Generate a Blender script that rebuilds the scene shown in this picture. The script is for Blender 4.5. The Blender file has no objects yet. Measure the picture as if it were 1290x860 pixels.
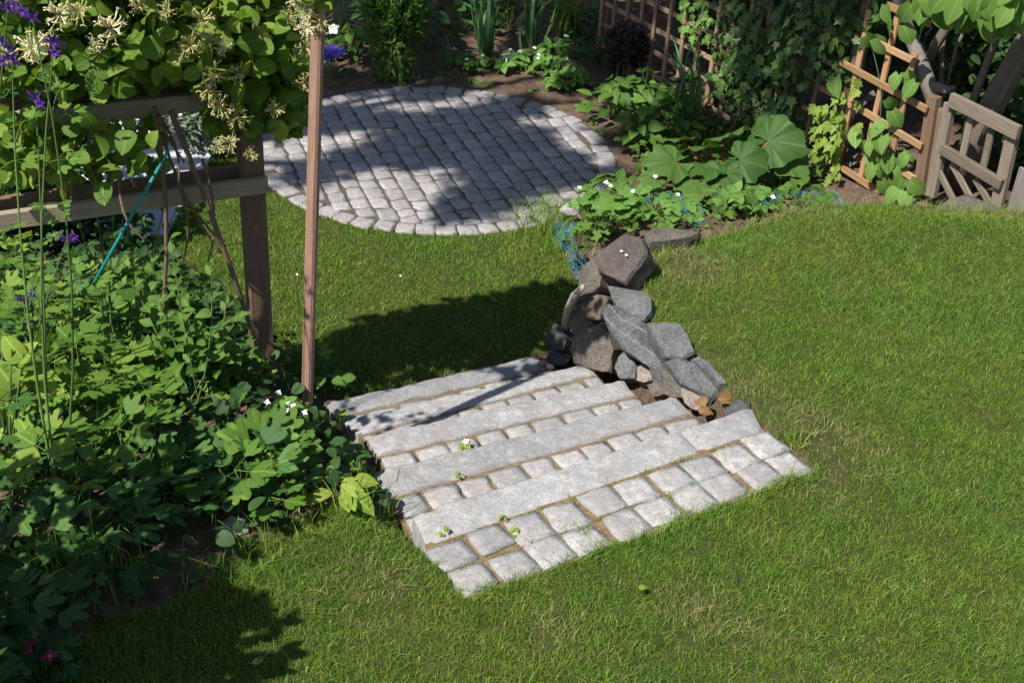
import bpy, bmesh, math, random
import numpy as np
from mathutils import Vector, Matrix, noise as mnoise

rng = np.random.default_rng(7)
random.seed(7)
S = bpy.context.scene
COL = S.collection

# ------------------------------------------------------------------ camera, sky, sun, exposure
F, PITCH, ROLL, CAMH = 1604.0, math.radians(31.81), math.radians(3.69), 3.0
FWD = np.array([0, math.cos(PITCH), -math.sin(PITCH)])
UP0 = np.array([0, math.sin(PITCH), math.cos(PITCH)])
R0 = np.array([1.0, 0, 0])
RR = math.cos(ROLL) * R0 + math.sin(ROLL) * UP0
UU = -math.sin(ROLL) * R0 + math.cos(ROLL) * UP0
EYE = np.array([0, 0, CAMH])
cd = bpy.data.cameras.new('camera')
cam = bpy.data.objects.new('camera', cd)
COL.objects.link(cam)
cam.matrix_world = Matrix(((RR[0], UU[0], -FWD[0], 0), (RR[1], UU[1], -FWD[1], 0), (RR[2], UU[2], -FWD[2], CAMH), (0, 0, 0, 1)))
cd.sensor_width = 36.0
cd.lens = F / 1290 * 36.0
cd.clip_end = 1000.0
cd.clip_start = 0.05
S.camera = cam

SUN_EL = math.radians(52)
SUNV = np.array([-0.70 * math.cos(SUN_EL), -0.714 * math.cos(SUN_EL), math.sin(SUN_EL)])
w = bpy.data.worlds.new('World')
S.world = w
w.use_nodes = True
nt = w.node_tree
sky = nt.nodes.new('ShaderNodeTexSky')
sky.sky_type = 'NISHITA'
sky.sun_disc = False
sky.sun_elevation = SUN_EL
sky.sun_rotation = math.atan2(SUNV[0], SUNV[1])
bg = nt.nodes['Background']
nt.links.new(sky.outputs[0], bg.inputs[0])
bg.inputs[1].default_value = 0.068
sd = bpy.data.lights.new('sun', 'SUN')
sd.energy = 4.6
sd.angle = math.radians(0.53)
sd.color = (1.0, 0.95, 0.87)
sun = bpy.data.objects.new('sun', sd)
COL.objects.link(sun)
sun.rotation_euler = Vector(SUNV).to_track_quat('Z', 'Y').to_euler()
S.view_settings.view_transform = 'Standard'
S.view_settings.look = 'None'
S.view_settings.exposure = 0.74
S.view_settings.gamma = 1.0
S.render.engine = 'CYCLES'
S.cycles.max_bounces = 6
S.cycles.diffuse_bounces = 3
S.cycles.glossy_bounces = 2
S.cycles.transmission_bounces = 4
S.cycles.use_denoising = True

# ------------------------------------------------------------------ pixel -> place helpers
def ray(x, y): return FWD + (x - 645) / F * RR + (430 - y) / F * UU
def at(x, y, z):
    d = ray(x, y); return EYE + (z - CAMH) / d[2] * d
def at_plane(x, y, p0, n):
    d = ray(x, y); t = ((np.asarray(p0) - EYE) @ n) / (d @ n); return EYE + t * d
def sstep(a, b, x):
    t = np.clip((np.asarray(x, float) - a) / (b - a), 0, 1); return t * t * (3 - 2 * t)

def inpoly(X, Y, poly):
    X = np.asarray(X); Y = np.asarray(Y); c = np.zeros(X.shape, bool)
    n = len(poly); j = n - 1
    for i in range(n):
        xi, yi = poly[i][:2]; xj, yj = poly[j][:2]
        m = ((yi > Y) != (yj > Y)) & (X < (xj - xi) * (Y - yi) / (yj - yi + 1e-12) + xi)
        c ^= m; j = i
    return c
def distpoly(X, Y, poly, closed=True):
    d = np.full(np.shape(X), 1e9); n = len(poly)
    for i in range(n if closed else n - 1):
        ax, ay = poly[i][:2]; bx, by = poly[(i + 1) % n][:2]
        dx, dy = bx - ax, by - ay; L = dx * dx + dy * dy + 1e-12
        t = np.clip(((X - ax) * dx + (Y - ay) * dy) / L, 0, 1)
        d = np.minimum(d, np.hypot(X - ax - t * dx, Y - ay - t * dy))
    return d
def wob(X, Y, sc, seed=0.0):
    X = np.asarray(X); Y = np.asarray(Y)
    return (np.sin(X * sc * 1.0 + seed + 1.7 * np.sin(Y * sc * .7 + seed * 2)) + np.sin(Y * sc * 1.3 + 2.1 + seed + 1.3 * np.sin(X * sc * .9 + seed)) + np.sin((X + Y) * sc * .63 + seed * 3)) / 3

# ------------------------------------------------------------------ terrain
LOW = -0.615
US, NS = np.array([.893, .45]), np.array([-.45, .893])
KERB = [((539, 688), (964, 542), (520, 647), (946, 511)), ((486, 626), (873, 519), (470, 593), (851, 497)), ((475, 574), (802, 496), (462, 547), (785, 477)), ((452, 546), (752, 470), (432, 530), (740, 457)), ((425, 524), (690, 464), (408, 507), (676, 447))]
RISE = .126
KQ = [[at(*p, -RISE * i)[:2] for p in k] for i, k in enumerate(KERB)]
_d = (KQ[0][1] - KQ[0][0]) / np.linalg.norm(KQ[0][1] - KQ[0][0]); _n = np.array([-_d[1], _d[0]])
HEADL, HEADR = KQ[0][0] - _n * .31 - _d * .01, KQ[0][1] - _n * .31
STEPPOLY = [HEADL, HEADR, KQ[0][1], KQ[0][3], KQ[1][3], KQ[2][3], KQ[3][3], KQ[4][3], KQ[4][2], KQ[3][2], KQ[2][2], KQ[1][2], KQ[0][2]]
WEDGE = [at(*q, 0)[:2] for q in [(966, 528), (925, 499), (905, 478), (880, 447), (866, 420), (845, 405), (824, 392), (822, 372), (817, 350), (822, 325), (845, 303)]]
TERR = [tuple(p + np.array([-.15, -.0])) for p in WEDGE] + [(1.3, 6.22), (1.72, 6.42), (2.9, 6.52), (6, 6.4), (90, 6), (90, -90), (1.0, -90), (0.9, 3.9)]
PC, PR = np.array([-0.61, 8.26]), 1.262
def ground_z(X, Y):
    X = np.asarray(X, float); Y = np.asarray(Y, float)
    s = X * US[0] + Y * US[1]; t = X * NS[0] + Y * NS[1]
    # raised bed left of the steps
    bed = -.6 * sstep(4.0, 5.8, t)
    side = -.62 * np.clip((t - 3.1) / 1.75, 0, 1) - .05 * sstep(3.0, 3.3, t)
    k = sstep(1.40, 1.08, s)
    zl = side * (1 - k) + np.maximum(bed, side) * k
    # under the steps
    stp = inpoly(X, Y, STEPPOLY)
    zu = np.where(t < 3.05, 0, -.62 * np.clip((t - 3.05) / 1.75, 0, 1))
    # terrace on the right
    ins = inpoly(X, Y, TERR); d = distpoly(X, Y, TERR)
    zr = np.where(ins, -.06 * sstep(.4, 0, d) ** 1.5, -.06 - .555 * sstep(0, .34, d))
    back = np.clip((X - 1.6) * .35, 0, .32) * sstep(6.5, 7.0, Y)
    zr = np.maximum(zr, np.minimum(LOW + back, 0))
    a = sstep(1.36, 1.42, s); b = sstep(2.83, 2.93, s)
    z = zl * (1 - a) + zu * a * (1 - b) + zr * b
    z = np.maximum(z, LOW - .0) + np.where(z < -.5, 0, .012 * wob(X, Y, 3.1))
    z = np.where(stp, np.minimum(z, -.62 * np.clip((t - 3.25) / 1.6, 0, 1) - .06 - .11 * sstep(3.1, 3.25, t)), z)
    z = z - .05 * sstep(PR + .0, PR - .06, np.hypot(X - PC[0], Y - PC[1]))
    z = z + .05 * sstep(9.3, 10.3, Y) + np.where(ins & (z > -.1), .085 * sstep(5.2, 6.3, Y) * sstep(.95, 1.6, X), 0) + np.where(z > -.1, .03 * np.exp(-((X - 2.3) ** 2 + (Y - 5.4) ** 2) / 1.1), 0)
    return z

# ------------------------------------------------------------------ mesh helpers
def mesh_from(name, V, Fc, smooth=False):
    me = bpy.data.meshes.new(name)
    me.from_pydata([tuple(v) for v in V], [], [tuple(f) for f in Fc])
    if smooth: me.polygons.foreach_set('use_smooth', [True] * len(me.polygons))
    me.update(); return me
def mesh_np(name, V, Fc, k, smooth=False):
    """V (n,3), Fc (m,k) arrays"""
    me = bpy.data.meshes.new(name)
    n, m = len(V), len(Fc)
    me.vertices.add(n); me.vertices.foreach_set('co', np.ascontiguousarray(V, np.float32).ravel())
    me.loops.add(m * k); me.loops.foreach_set('vertex_index', np.ascontiguousarray(Fc, np.int32).ravel())
    me.polygons.add(m); me.polygons.foreach_set('loop_start', np.arange(0, m * k, k, dtype=np.int32))
    me.polygons.foreach_set('loop_total', np.full(m, k, np.int32))
    if smooth: me.polygons.foreach_set('use_smooth', np.ones(m, bool))
    me.update(calc_edges=True); return me
def put(name, me, mat=None, parent=None, M=None, loc=None):
    o = bpy.data.objects.new(name, me)
    if mat is not None and me is not None:
        if not me.materials: me.materials.append(mat)
        elif me.materials[0] != mat:
            o.material_slots[0].link = 'OBJECT'; o.material_slots[0].material = mat
    COL.objects.link(o)
    if parent is not None: o.parent = parent
    if M is not None: o.matrix_basis = M
    if loc is not None: o.location = loc
    return o
def tag(o, label, cat, group=None, kind=None):
    o['label'] = label; o['category'] = cat
    if group: o['group'] = group
    if kind: o['kind'] = kind
    return o
def thing(name, label, cat, loc=(0, 0, 0), group=None):
    o = bpy.data.objects.new(name, None); o.empty_display_size = .05
    COL.objects.link(o); o.location = tuple(loc)
    return tag(o, label, cat, group)
class MB:
    def __init__(s): s.v = []; s.f = []; s.n = 0
    def add(s, V, Fc):
        V = np.asarray(V, float); s.v.append(V); s.f += [tuple(i + s.n for i in f) for f in Fc]; s.n += len(V)
    def mesh(s, name, smooth=True): return mesh_from(name, np.concatenate(s.v), s.f, smooth)
def tube(mb, pts, rad, ns=5, cap=True):
    pts = np.asarray(pts, float); n = len(pts)
    rad = np.broadcast_to(np.asarray(rad, float), (n,))
    V = []
    tang = np.gradient(pts, axis=0)
    ref = np.array([.31, .2, .93]) if abs(tang[0][2]) < .9 * np.linalg.norm(tang[0]) else np.array([1., .1, 0])
    for i in range(n):
        t = tang[i] / (np.linalg.norm(tang[i]) + 1e-9); a = np.cross(t, ref); a /= np.linalg.norm(a) + 1e-9; b = np.cross(t, a)
        for k in range(ns):
            th = 2 * math.pi * k / ns
            V.append(pts[i] + rad[i] * (math.cos(th) * a + math.sin(th) * b))
    Fc = [(i * ns + k, i * ns + (k + 1) % ns, (i + 1) * ns + (k + 1) % ns, (i + 1) * ns + k) for i in range(n - 1) for k in range(ns)]
    if cap: Fc += [tuple(range(ns))[::-1], tuple((n - 1) * ns + k for k in range(ns))]
    mb.add(V, Fc)
def arc(p0, p1, bend, n=5):
    p0 = np.asarray(p0, float); p1 = np.asarray(p1, float); bend = np.asarray(bend, float)
    return [p0 + (p1 - p0) * t + bend * 4 * t * (1 - t) for t in np.linspace(0, 1, n)]
def unit(v):
    v = np.asarray(v, float); return v / (np.linalg.norm(v) + 1e-12)
def frame(d, nrm):
    d = unit(d); x = np.cross(d, nrm)
    if np.linalg.norm(x) < 1e-4: x = np.cross(d, [1, .1, .3])
    x = unit(x); z = np.cross(x, d)
    return np.stack([x, d, z], 1)
def M4(R, p, s=1.0):
    s = np.broadcast_to(np.asarray(s, float), (3,))
    A = R * s[None, :]
    return Matrix(((A[0, 0], A[0, 1], A[0, 2], p[0]), (A[1, 0], A[1, 1], A[1, 2], p[1]), (A[2, 0], A[2, 1], A[2, 2], p[2]), (0, 0, 0, 1)))
def board(name, p0, p1, wd, th, mat, parent, origin=(0, 0, 0), up=(0, 0, 1), bev=.004):
    """a sawn board from p0 to p1: wd along up, th across"""
    p0 = np.asarray(p0, float) - origin; p1 = np.asarray(p1, float) - origin
    L = np.linalg.norm(p1 - p0); x = (p1 - p0) / L; y = unit(np.cross(up, x)); z = np.cross(x, y)
    bm = bmesh.new(); bmesh.ops.create_cube(bm, size=1.0)
    for v in bm.verts: v.co = Vector(((v.co.x + .5) * L, v.co.y * th, v.co.z * wd))
    bmesh.ops.bevel(bm, geom=list(bm.edges), offset=bev, segments=1, affect='EDGES')
    for v in bm.verts: v.co += Vector((0, random.gauss(0, .0008), random.gauss(0, .0008)))
    me = bpy.data.meshes.new(name); bm.to_mesh(me); bm.free()
    return put(name, me, mat, parent, M4(np.stack([x, y, z], 1), p0))

# ------------------------------------------------------------------ materials
class NT:
    def __init__(s, name):
        s.m = bpy.data.materials.new(name); s.m.use_nodes = True; s.t = s.m.node_tree
        s.b = s.t.nodes['Principled BSDF']; s.o = s.t.nodes['Material Output']
    def n(s, typ, **kw):
        nd = s.t.nodes.new('ShaderNode' + typ)
        for k, v in kw.items():
            if k.startswith('i_'):
                key = k[2:]; key = int(key) if key.isdigit() else key.replace('_', ' ')
                nd.inputs[key].default_value = v
            else: setattr(nd, k, v)
        return nd
    def l(s, a, b): s.t.links.new(a, b)
    def math(s, op, a, b=None):
        nd = s.n('Math', operation=op)
        for i, v in enumerate((a, b)):
            if v is None: continue
            if hasattr(v, 'is_linked'): s.l(v, nd.inputs[i])
            else: nd.inputs[i].default_value = v
        return nd.outputs[0]
    def ramp(s, fac, stops, interp='LINEAR'):
        nd = s.n('ValToRGB'); s.l(fac, nd.inputs[0]); cr = nd.color_ramp; cr.interpolation = interp
        while len(cr.elements) < len(stops): cr.elements.new(.5)
        for e, (p, c) in zip(cr.elements, stops):
            e.position = p; e.color = (*c, 1) if len(c) == 3 else c
        return nd.outputs[0]
    def mix(s, fac, a, b, blend='MIX'):
        nd = s.n('Mix', data_type='RGBA', blend_type=blend)
        for i, v in ((0, fac), (6, a), (7, b)):
            if hasattr(v, 'is_linked'): s.l(v, nd.inputs[i])
            else: nd.inputs[i].default_value = (*v, 1) if isinstance(v, tuple) else v
        return nd.outputs[2]
    def coords(s, scale=(1, 1, 1), rnd=37.0):
        tc = s.n('TexCoord'); oi = s.n('ObjectInfo')
        off = s.math('MULTIPLY', oi.outputs['Random'], rnd)
        mp = s.n('Mapping'); mp.inputs['Scale'].default_value = scale
        s.l(tc.outputs['Object'], mp.inputs[0])
        cx = s.n('CombineXYZ'); [s.l(off, cx.inputs[i]) for i in range(3)]
        s.l(cx.outputs[0], mp.inputs['Location'])
        return mp.outputs[0], oi.outputs['Random']
    def noise(s, vec, scale, detail=3, rough=.6, dist=0.0):
        nd = s.n('TexNoise', i_Scale=scale, i_Detail=detail, i_Roughness=rough, i_Distortion=dist); s.l(vec, nd.inputs['Vector']); return nd.outputs[0]
    def bump(s, h, strength=.4, dist=.01):
        nd = s.n('Bump', i_Strength=strength, i_Distance=dist); s.l(h, nd.inputs['Height']); s.l(nd.outputs[0], s.b.inputs['Normal']); return nd
    def col(s, c, rough=.8, spec=.3):
        if hasattr(c, 'is_linked'): s.l(c, s.b.inputs['Base Color'])
        else: s.b.inputs['Base Color'].default_value = (*c, 1)
        s.b.inputs['Roughness'].default_value = rough
        s.b.inputs['Specular IOR Level'].default_value = spec

def mat_granite(name, base, warm, dark, lo=.82, hi=1.12, sc=(1, 1, 1)):
    q = NT(name); v, r = q.coords(sc)
    n1 = q.noise(v, 95, 2, .7); n2 = q.noise(v, 230, 2, .6); n3 = q.noise(v, 9, 4, .6); n4 = q.noise(v, 33, 3, .65)
    c = q.mix(q.ramp(n3, [(.35, (0, 0, 0)), (.7, (1, 1, 1))]), base, warm)
    c = q.mix(q.math('MULTIPLY', q.ramp(n1, [(.52, (0, 0, 0)), (.62, (1, 1, 1))]), .55), c, dark)
    c = q.mix(q.math('MULTIPLY', q.ramp(n2, [(.56, (0, 0, 0)), (.64, (1, 1, 1))]), .6), c, tuple(min(1, x * 1.55) for x in base))
    c = q.mix(q.math('MULTIPLY', q.ramp(n4, [(.5, (0, 0, 0)), (.75, (1, 1, 1))]), .5), c, tuple(x * .62 for x in warm))
    n5 = q.noise(v, 3.6, 5, .7, .5)
    c = q.mix(q.math('MULTIPLY', q.ramp(n5, [(.45, (0, 0, 0)), (.68, (1, 1, 1))]), .55), c, tuple(x * .55 for x in base))
    n7 = q.noise(v, 21, 4, .7, .4)
    c = q.mix(q.math('MULTIPLY', q.ramp(n7, [(.42, (0, 0, 0)), (.62, (1, 1, 1))]), .38), c, tuple(x * .52 for x in base))
    c = q.mix(q.math('MULTIPLY', q.ramp(n7, [(.30, (1, 1, 1)), (.44, (0, 0, 0))]), .45), c, tuple(min(1, x * 1.4) for x in base))
    n6 = q.noise(v, 14, 5, .75, .3)
    c = q.mix(q.math('MULTIPLY', q.ramp(n6, [(.56, (0, 0, 0)), (.70, (1, 1, 1))]), .5), c, (.20, .165, .115))
    rr = q.ramp(r, [(0, (lo, lo, lo)), (.5, (.97, .96, .95)), (1, (hi, hi * .99, hi * .97))])
    c = q.mix(1.0, c, rr, 'MULTIPLY')
    q.col(c, .78, .35); q.bump(q.math('ADD', n4, q.math('MULTIPLY', n1, .4)), .55, .006)
    return q.m
G_STEP = mat_granite('granite_step', (.325, .328, .342), (.31, .300, .288), (.11, .11, .12))
G_SETT = mat_granite('granite_sett', (.36, .36, .365), (.34, .32, .305), (.12, .12, .13), .82, 1.1, (.14, .14, 1))
G_PATIO = mat_granite('granite_patio', (.335, .325, .335), (.335, .31, .295), (.11, .11, .12), .86, 1.1, (.14, .14, 1))

def mat_rock(name, a, b, vein=None, veinamt=.5, orange=None):
    q = NT(name); v, r = q.coords()
    n1 = q.noise(v, 7, 6, .65); n2 = q.noise(v, 60, 4, .7); n3 = q.noise(v, 3.2, 3, .5, .6)
    c = q.mix(q.ramp(n1, [(.38, (0, 0, 0)), (.62, (1, 1, 1))]), a, b)
    c = q.mix(q.math('MULTIPLY', q.ramp(n2, [(.45, (0, 0, 0)), (.62, (1, 1, 1))]), .45), c, tuple(x * .5 for x in a))
    if orange: c = q.mix(q.math('MULTIPLY', q.ramp(n3, [(.54, (0, 0, 0)), (.66, (1, 1, 1))]), .55), c, orange)
    if vein:
        wv = q.n('TexWave', wave_type='BANDS', bands_direction='DIAGONAL', i_Scale=7.0, i_Distortion=4.5, i_Detail=4.0, i_Detail_Scale=1.6)
        q.l(v, wv.inputs['Vector'])
        c = q.mix(q.math('MULTIPLY', q.ramp(wv.outputs[1] if len(wv.outputs) > 1 else wv.outputs[0], [(.90, (0, 0, 0)), (.99, (1, 1, 1))]), veinamt), c, vein)
    n9 = q.noise(v, 150, 3, .7)
    c = q.mix(q.math('MULTIPLY', q.ramp(n9, [(.55, (0, 0, 0)), (.66, (1, 1, 1))]), .5), c, tuple(min(1, x * 1.7) for x in b))
    q.col(c, .88, .2); q.bump(q.math('ADD', n1, q.math('ADD', q.math('MULTIPLY', n2, .7), q.math('MULTIPLY', n9, .25))), 1.0, .028)
    return q.m
ROCK_BROWN = mat_rock('rock_brown', (.095, .080, .072), (.150, .128, .115))
ROCK_TAN = mat_rock('rock_tan', (.125, .112, .098), (.20, .178, .152), orange=(.22, .145, .09))
ROCK_GREY = mat_rock('rock_grey', (.115, .12, .125), (.205, .208, .21))
ROCK_VEIN = mat_rock('rock_veined', (.095, .103, .115), (.185, .195, .205), vein=(.33, .33, .325), veinamt=.4)
ROCK_DARK = mat_rock('rock_dark', (.065, .066, .07), (.125, .125, .125))
ROCK_PINK = mat_rock('rock_pink', (.28, .22, .19), (.36, .31, .28))
ROCK_PALE = mat_rock('rock_pale', (.42, .41, .40), (.52, .51, .50))

def mat_wood(name, a, b, rnd=.25):
    q = NT(name); v, r = q.coords((1.2, 26, 26)); v2, _ = q.coords((1, 1, 1))
    n1 = q.noise(v, 3.0, 5, .65, .4); n2 = q.noise(v2, 7, 4, .6); n3 = q.noise(v, 14, 3, .6)
    c = q.mix(q.ramp(n1, [(.3, (0, 0, 0)), (.7, (1, 1, 1))]), a, b)
    c = q.mix(q.math('MULTIPLY', q.ramp(n3, [(.5, (0, 0, 0)), (.7, (1, 1, 1))]), .4), c, tuple(x * .45 for x in a))
    c = q.mix(q.math('MULTIPLY', q.ramp(n2, [(.5, (0, 0, 0)), (.75, (1, 1, 1))]), .5), c, tuple(.6 * x + .4 * y for x, y in zip((.2, .19, .17), a)))
    rr = q.ramp(r, [(0, (1 - rnd,) * 3), (1, (1 + rnd,) * 3)])
    c = q.mix(1.0, c, rr, 'MULTIPLY')
    q.col(c, .8, .2); q.bump(q.math('ADD', n1, n3), .35, .004)
    return q.m
W_RAIL = mat_wood('wood_rail', (.28, .235, .165), (.40, .345, .255))
W_GATE = mat_wood('wood_gate', (.125, .100, .076), (.215, .18, .14))
W_POST = mat_wood('wood_post', (.12, .075, .05), (.19, .125, .085))
W_POLE = mat_wood('wood_pole', (.20, .11, .08), (.30, .19, .14))
W_ORANGE = mat_wood('wood_trellis', (.30, .165, .08), (.42, .26, .14))
W_DULL = mat_wood('wood_trellis_old', (.21, .135, .085), (.31, .215, .14))
W_GREY = mat_wood('wood_weathered', (.12, .108, .094), (.21, .192, .168))
W_BARK = mat_wood('bark', (.13, .105, .08), (.23, .19, .15))
W_DRIFT = mat_wood('driftwood', (.34, .29, .23), (.50, .45, .38))
W_TWIG = mat_wood('twig', (.15, .10, .07), (.24, .17, .12))

def mat_leaf(name, a, b, c3=None, trans=.32, rough=.55, spec=.2, veins=True, tcol=None):
    """leaf colour varies from leaf to leaf (object and mesh island)"""
    q = NT(name)
    oi = q.n('ObjectInfo'); ge = q.n('NewGeometry'); tc = q.n('TexCoord')
    r = q.math('FRACT', q.math('ADD', oi.outputs['Random'], ge.outputs['Random Per Island']))
    stops = [(0, a), (.75, b)] + ([(1, c3)] if c3 else [])
    c = q.ramp(r, stops)
    n1 = q.noise(tc.outputs['Object'], 25, 3, .6)
    c = q.mix(q.math('MULTIPLY', n1, .45), c, tuple(x * .62 for x in a))
    sx = q.n('SeparateXYZ'); q.l(tc.outputs['Object'], sx.inputs[0])
    if veins == 'palm':
        an = q.math('ARCTAN2', sx.outputs[0], sx.outputs[1]); vn = q.math('ABSOLUTE', q.math('SINE', q.math('MULTIPLY', q.math('ADD', an, 2.8), math.pi * 6 / 5.6)))
        c = q.mix(q.math('MULTIPLY', q.ramp(vn, [(.03, (1, 1, 1)), (.16, (0, 0, 0))]), .3), c, tuple(min(1, x * 1.9) for x in b))
    else:
        ax = q.math('ABSOLUTE', sx.outputs[0])
        sv = q.math('ABSOLUTE', q.math('SINE', q.math('MULTIPLY', q.math('SUBTRACT', sx.outputs[1], q.math('MULTIPLY', ax, .8)), 21.0)))
        rib = q.math('MAXIMUM', q.ramp(ax, [(.012, (1, 1, 1)), (.03, (0, 0, 0))]), q.math('MULTIPLY', q.ramp(sv, [(.1, (1, 1, 1)), (.28, (0, 0, 0))]), .4))
        c = q.mix(q.math('MULTIPLY', rib, .45), c, tuple(min(1, x * 1.7) for x in b))
    q.col(c, rough, spec)
    tr = q.n('BsdfTranslucent')
    hs = q.n('HueSaturation', i_Hue=.485, i_Saturation=1.1, i_Value=1.35); q.l(c, hs.inputs['Color']); q.l(hs.outputs[0], tr.inputs[0])
    mx = q.n('MixShader', i_0=trans); q.l(q.b.outputs[0], mx.inputs[1]); q.l(tr.outputs[0], mx.inputs[2]); q.l(mx.outputs[0], q.o.inputs[0])
    q.bump(n1, .25, .004)
    return q.m
L_HONEY = mat_leaf('leaf_honeysuckle', (.080, .165, .020), (.19, .30, .05), (.32, .41, .10), .40)
L_COLUMB = mat_leaf('leaf_columbine', (.060, .145, .020), (.130, .240, .036), (.22, .33, .06), .33)
L_COLUMB2 = mat_leaf('leaf_columbine_deep', (.040, .115, .030), (.085, .185, .050), (.12, .22, .05), .30)
L_COLUMB3 = mat_leaf('leaf_columbine_light', (.10, .20, .03), (.19, .31, .05), (.28, .37, .07), .36)
L_LIME = mat_leaf('leaf_lime', (.20, .31, .045), (.30, .40, .07), None, .38)
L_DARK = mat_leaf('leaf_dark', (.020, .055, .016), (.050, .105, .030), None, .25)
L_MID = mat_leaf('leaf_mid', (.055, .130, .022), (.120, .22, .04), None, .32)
L_IVY = mat_leaf('leaf_ivy', (.030, .078, .020), (.085, .155, .038), (.14, .22, .05), .25, .42, .35)
L_IVYLIME = mat_leaf('leaf_ivy_lime', (.14, .24, .04), (.26, .36, .07), None, .35)
L_RHUB = mat_leaf('leaf_rhubarb', (.045, .110, .022), (.095, .18, .04), None, .30, veins='palm')
L_STRAW = mat_leaf('leaf_strawberry', (.085, .19, .035), (.15, .29, .06), None, .32)
L_IRIS = mat_leaf('leaf_iris', (.045, .12, .045), (.09, .18, .07), None, .28)
L_LILAC = mat_leaf('leaf_lilac', (.10, .21, .04), (.19, .32, .075), None, .38)
L_HEART = mat_leaf('leaf_bindweed', (.12, .24, .05), (.19, .32, .08), None, .36)
L_SILVER = mat_leaf('leaf_silver', (.11, .16, .10), (.21, .26, .18), None, .2)
L_PURPLE = mat_leaf('leaf_purple', (.035, .022, .028), (.06, .045, .04), None, .2)
L_DRY = mat_leaf('leaf_dry', (.16, .08, .04), (.26, .17, .075), None, .2)
L_TREE = mat_leaf('leaf_tree', (.04, .10, .02), (.08, .16, .035), None, .25)
STEM_G = mat_leaf('stem_green', (.09, .16, .04), (.13, .20, .06), None, .1)
STEM_R = mat_leaf('stem_red', (.22, .05, .04), (.28, .09, .05), None, .1)
P_CREAM = mat_leaf('petal_cream', (.86, .80, .50), (.90, .86, .64), (.84, .68, .30), .3)
P_FADED = mat_leaf('petal_faded', (.56, .56, .24), (.70, .66, .34), (.70, .54, .18), .3)
P_VIOLET = mat_leaf('petal_violet', (.13, .05, .28), (.22, .10, .42), None, .3)
P_WHITE = mat_leaf('petal_white', (.78, .78, .74), (.85, .85, .82), None, .2)
P_BLUE = mat_leaf('petal_blue', (.09, .07, .40), (.17, .12, .55), None, .25)
P_RED = mat_leaf('petal_red', (.35, .02, .08), (.45, .05, .14), None, .25)

def mat_grass():
    q = NT('grass_blade')
    at_ = q.n('Attribute', attribute_name='dry'); ge = q.n('NewGeometry'); tc = q.n('TexCoord')
    r = ge.outputs['Random Per Island']
    c = q.ramp(r, [(0, (.068, .160, .014)), (.45, (.138, .252, .024)), (.85, (.210, .330, .042)), (.97, (.27, .37, .07)), (1, (.36, .37, .14))])
    n = q.noise(tc.outputs['Object'], 2.2, 4, .6)
    c = q.mix(q.ramp(n, [(.4, (0, 0, 0)), (.65, (1, 1, 1))]), q.mix(1.0, c, (.85, .93, .85), 'MULTIPLY'), q.mix(1.0, c, (1.15, 1.03, .95), 'MULTIPLY'))
    n2 = q.noise(tc.outputs['Object'], 11, 3, .6)
    c = q.mix(q.ramp(n2, [(.45, (0, 0, 0)), (.7, (1, 1, 1))]), c, q.mix(1.0, c, (.80, .88, .85), 'MULTIPLY'))
    c = q.mix(at_.outputs['Fac'], c, q.ramp(r, [(0, (.30, .25, .11)), (1, (.44, .37, .20))]))
    q.col(c, .5, .3)
    tr = q.n('BsdfTranslucent'); q.l(q.mix(1.0, c, (1.3, 1.3, .9), 'MULTIPLY'), tr.inputs[0])
    mx = q.n('MixShader', i_0=.3); q.l(q.b.outputs[0], mx.inputs[1]); q.l(tr.outputs[0], mx.inputs[2]); q.l(mx.outputs[0], q.o.inputs[0])
    return q.m
M_GRASS = mat_grass()
def mat_ground():
    q = NT('ground'); tc = q.n('TexCoord'); v = tc.outputs['Object']
    a = q.n('Attribute', attribute_name='lawn')
    n1 = q.noise(v, 14, 6, .7); n2 = q.noise(v, 2.5, 4, .6); n3 = q.noise(v, 90, 4, .7)
    soil = q.mix(q.ramp(n1, [(.35, (0, 0, 0)), (.65, (1, 1, 1))]), (.075, .05, .035), (.18, .122, .09))
    soil = q.mix(q.math('MULTIPLY', q.ramp(n3, [(.56, (0, 0, 0)), (.66, (1, 1, 1))]), .6), soil, (.28, .22, .17))
    turf = q.mix(q.ramp(n1, [(.35, (0, 0, 0)), (.65, (1, 1, 1))]), (.035, .055, .012), (.085, .085, .03))
    c = q.mix(a.outputs['Fac'], soil, turf)
    q.col(c, .95, .1); q.bump(q.math('ADD', n1, q.math('MULTIPLY', n3, .5)), .8, .03)
    return q.m
M_GROUND = mat_ground()
def mat_sand():
    q = NT('joint_sand'); tc = q.n('TexCoord'); v = tc.outputs['Object']
    n1 = q.noise(v, 40, 5, .7); n2 = q.noise(v, 180, 3, .7); n3 = q.noise(v, 7, 3)
    c = q.mix(q.ramp(n1, [(.35, (0, 0, 0)), (.65, (1, 1, 1))]), (.17, .115, .06), (.32, .24, .145))
    c = q.mix(q.math('MULTIPLY', q.ramp(n2, [(.55, (0, 0, 0)), (.65, (1, 1, 1))]), .6), c, (.10, .07, .04))
    c = q.mix(q.math('MULTIPLY', q.ramp(n3, [(.55, (0, 0, 0)), (.7, (1, 1, 1))]), .5), c, (.12, .12, .04))
    q.col(c, .95, .1); q.bump(q.math('ADD', n1, n2), .9, .01)
    return q.m
M_SAND = mat_sand()
def mat_jdark():
    q = NT('joint_soil'); tc = q.n('TexCoord'); n1 = q.noise(tc.outputs['Object'], 50, 5, .7)
    q.col(q.mix(n1, (.05, .043, .033), (.14, .115, .085)), .95, .1); return q.m
M_JDARK = mat_jdark()
def mat_plain(name, c, rough=.6, spec=.3):
    q = NT(name); tc = q.n('TexCoord'); n1 = q.noise(tc.outputs['Object'], 30, 4, .6)
    q.col(q.mix(q.math('MULTIPLY', n1, .5), c, tuple(x * .7 for x in c)), rough, spec); return q.m
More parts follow.
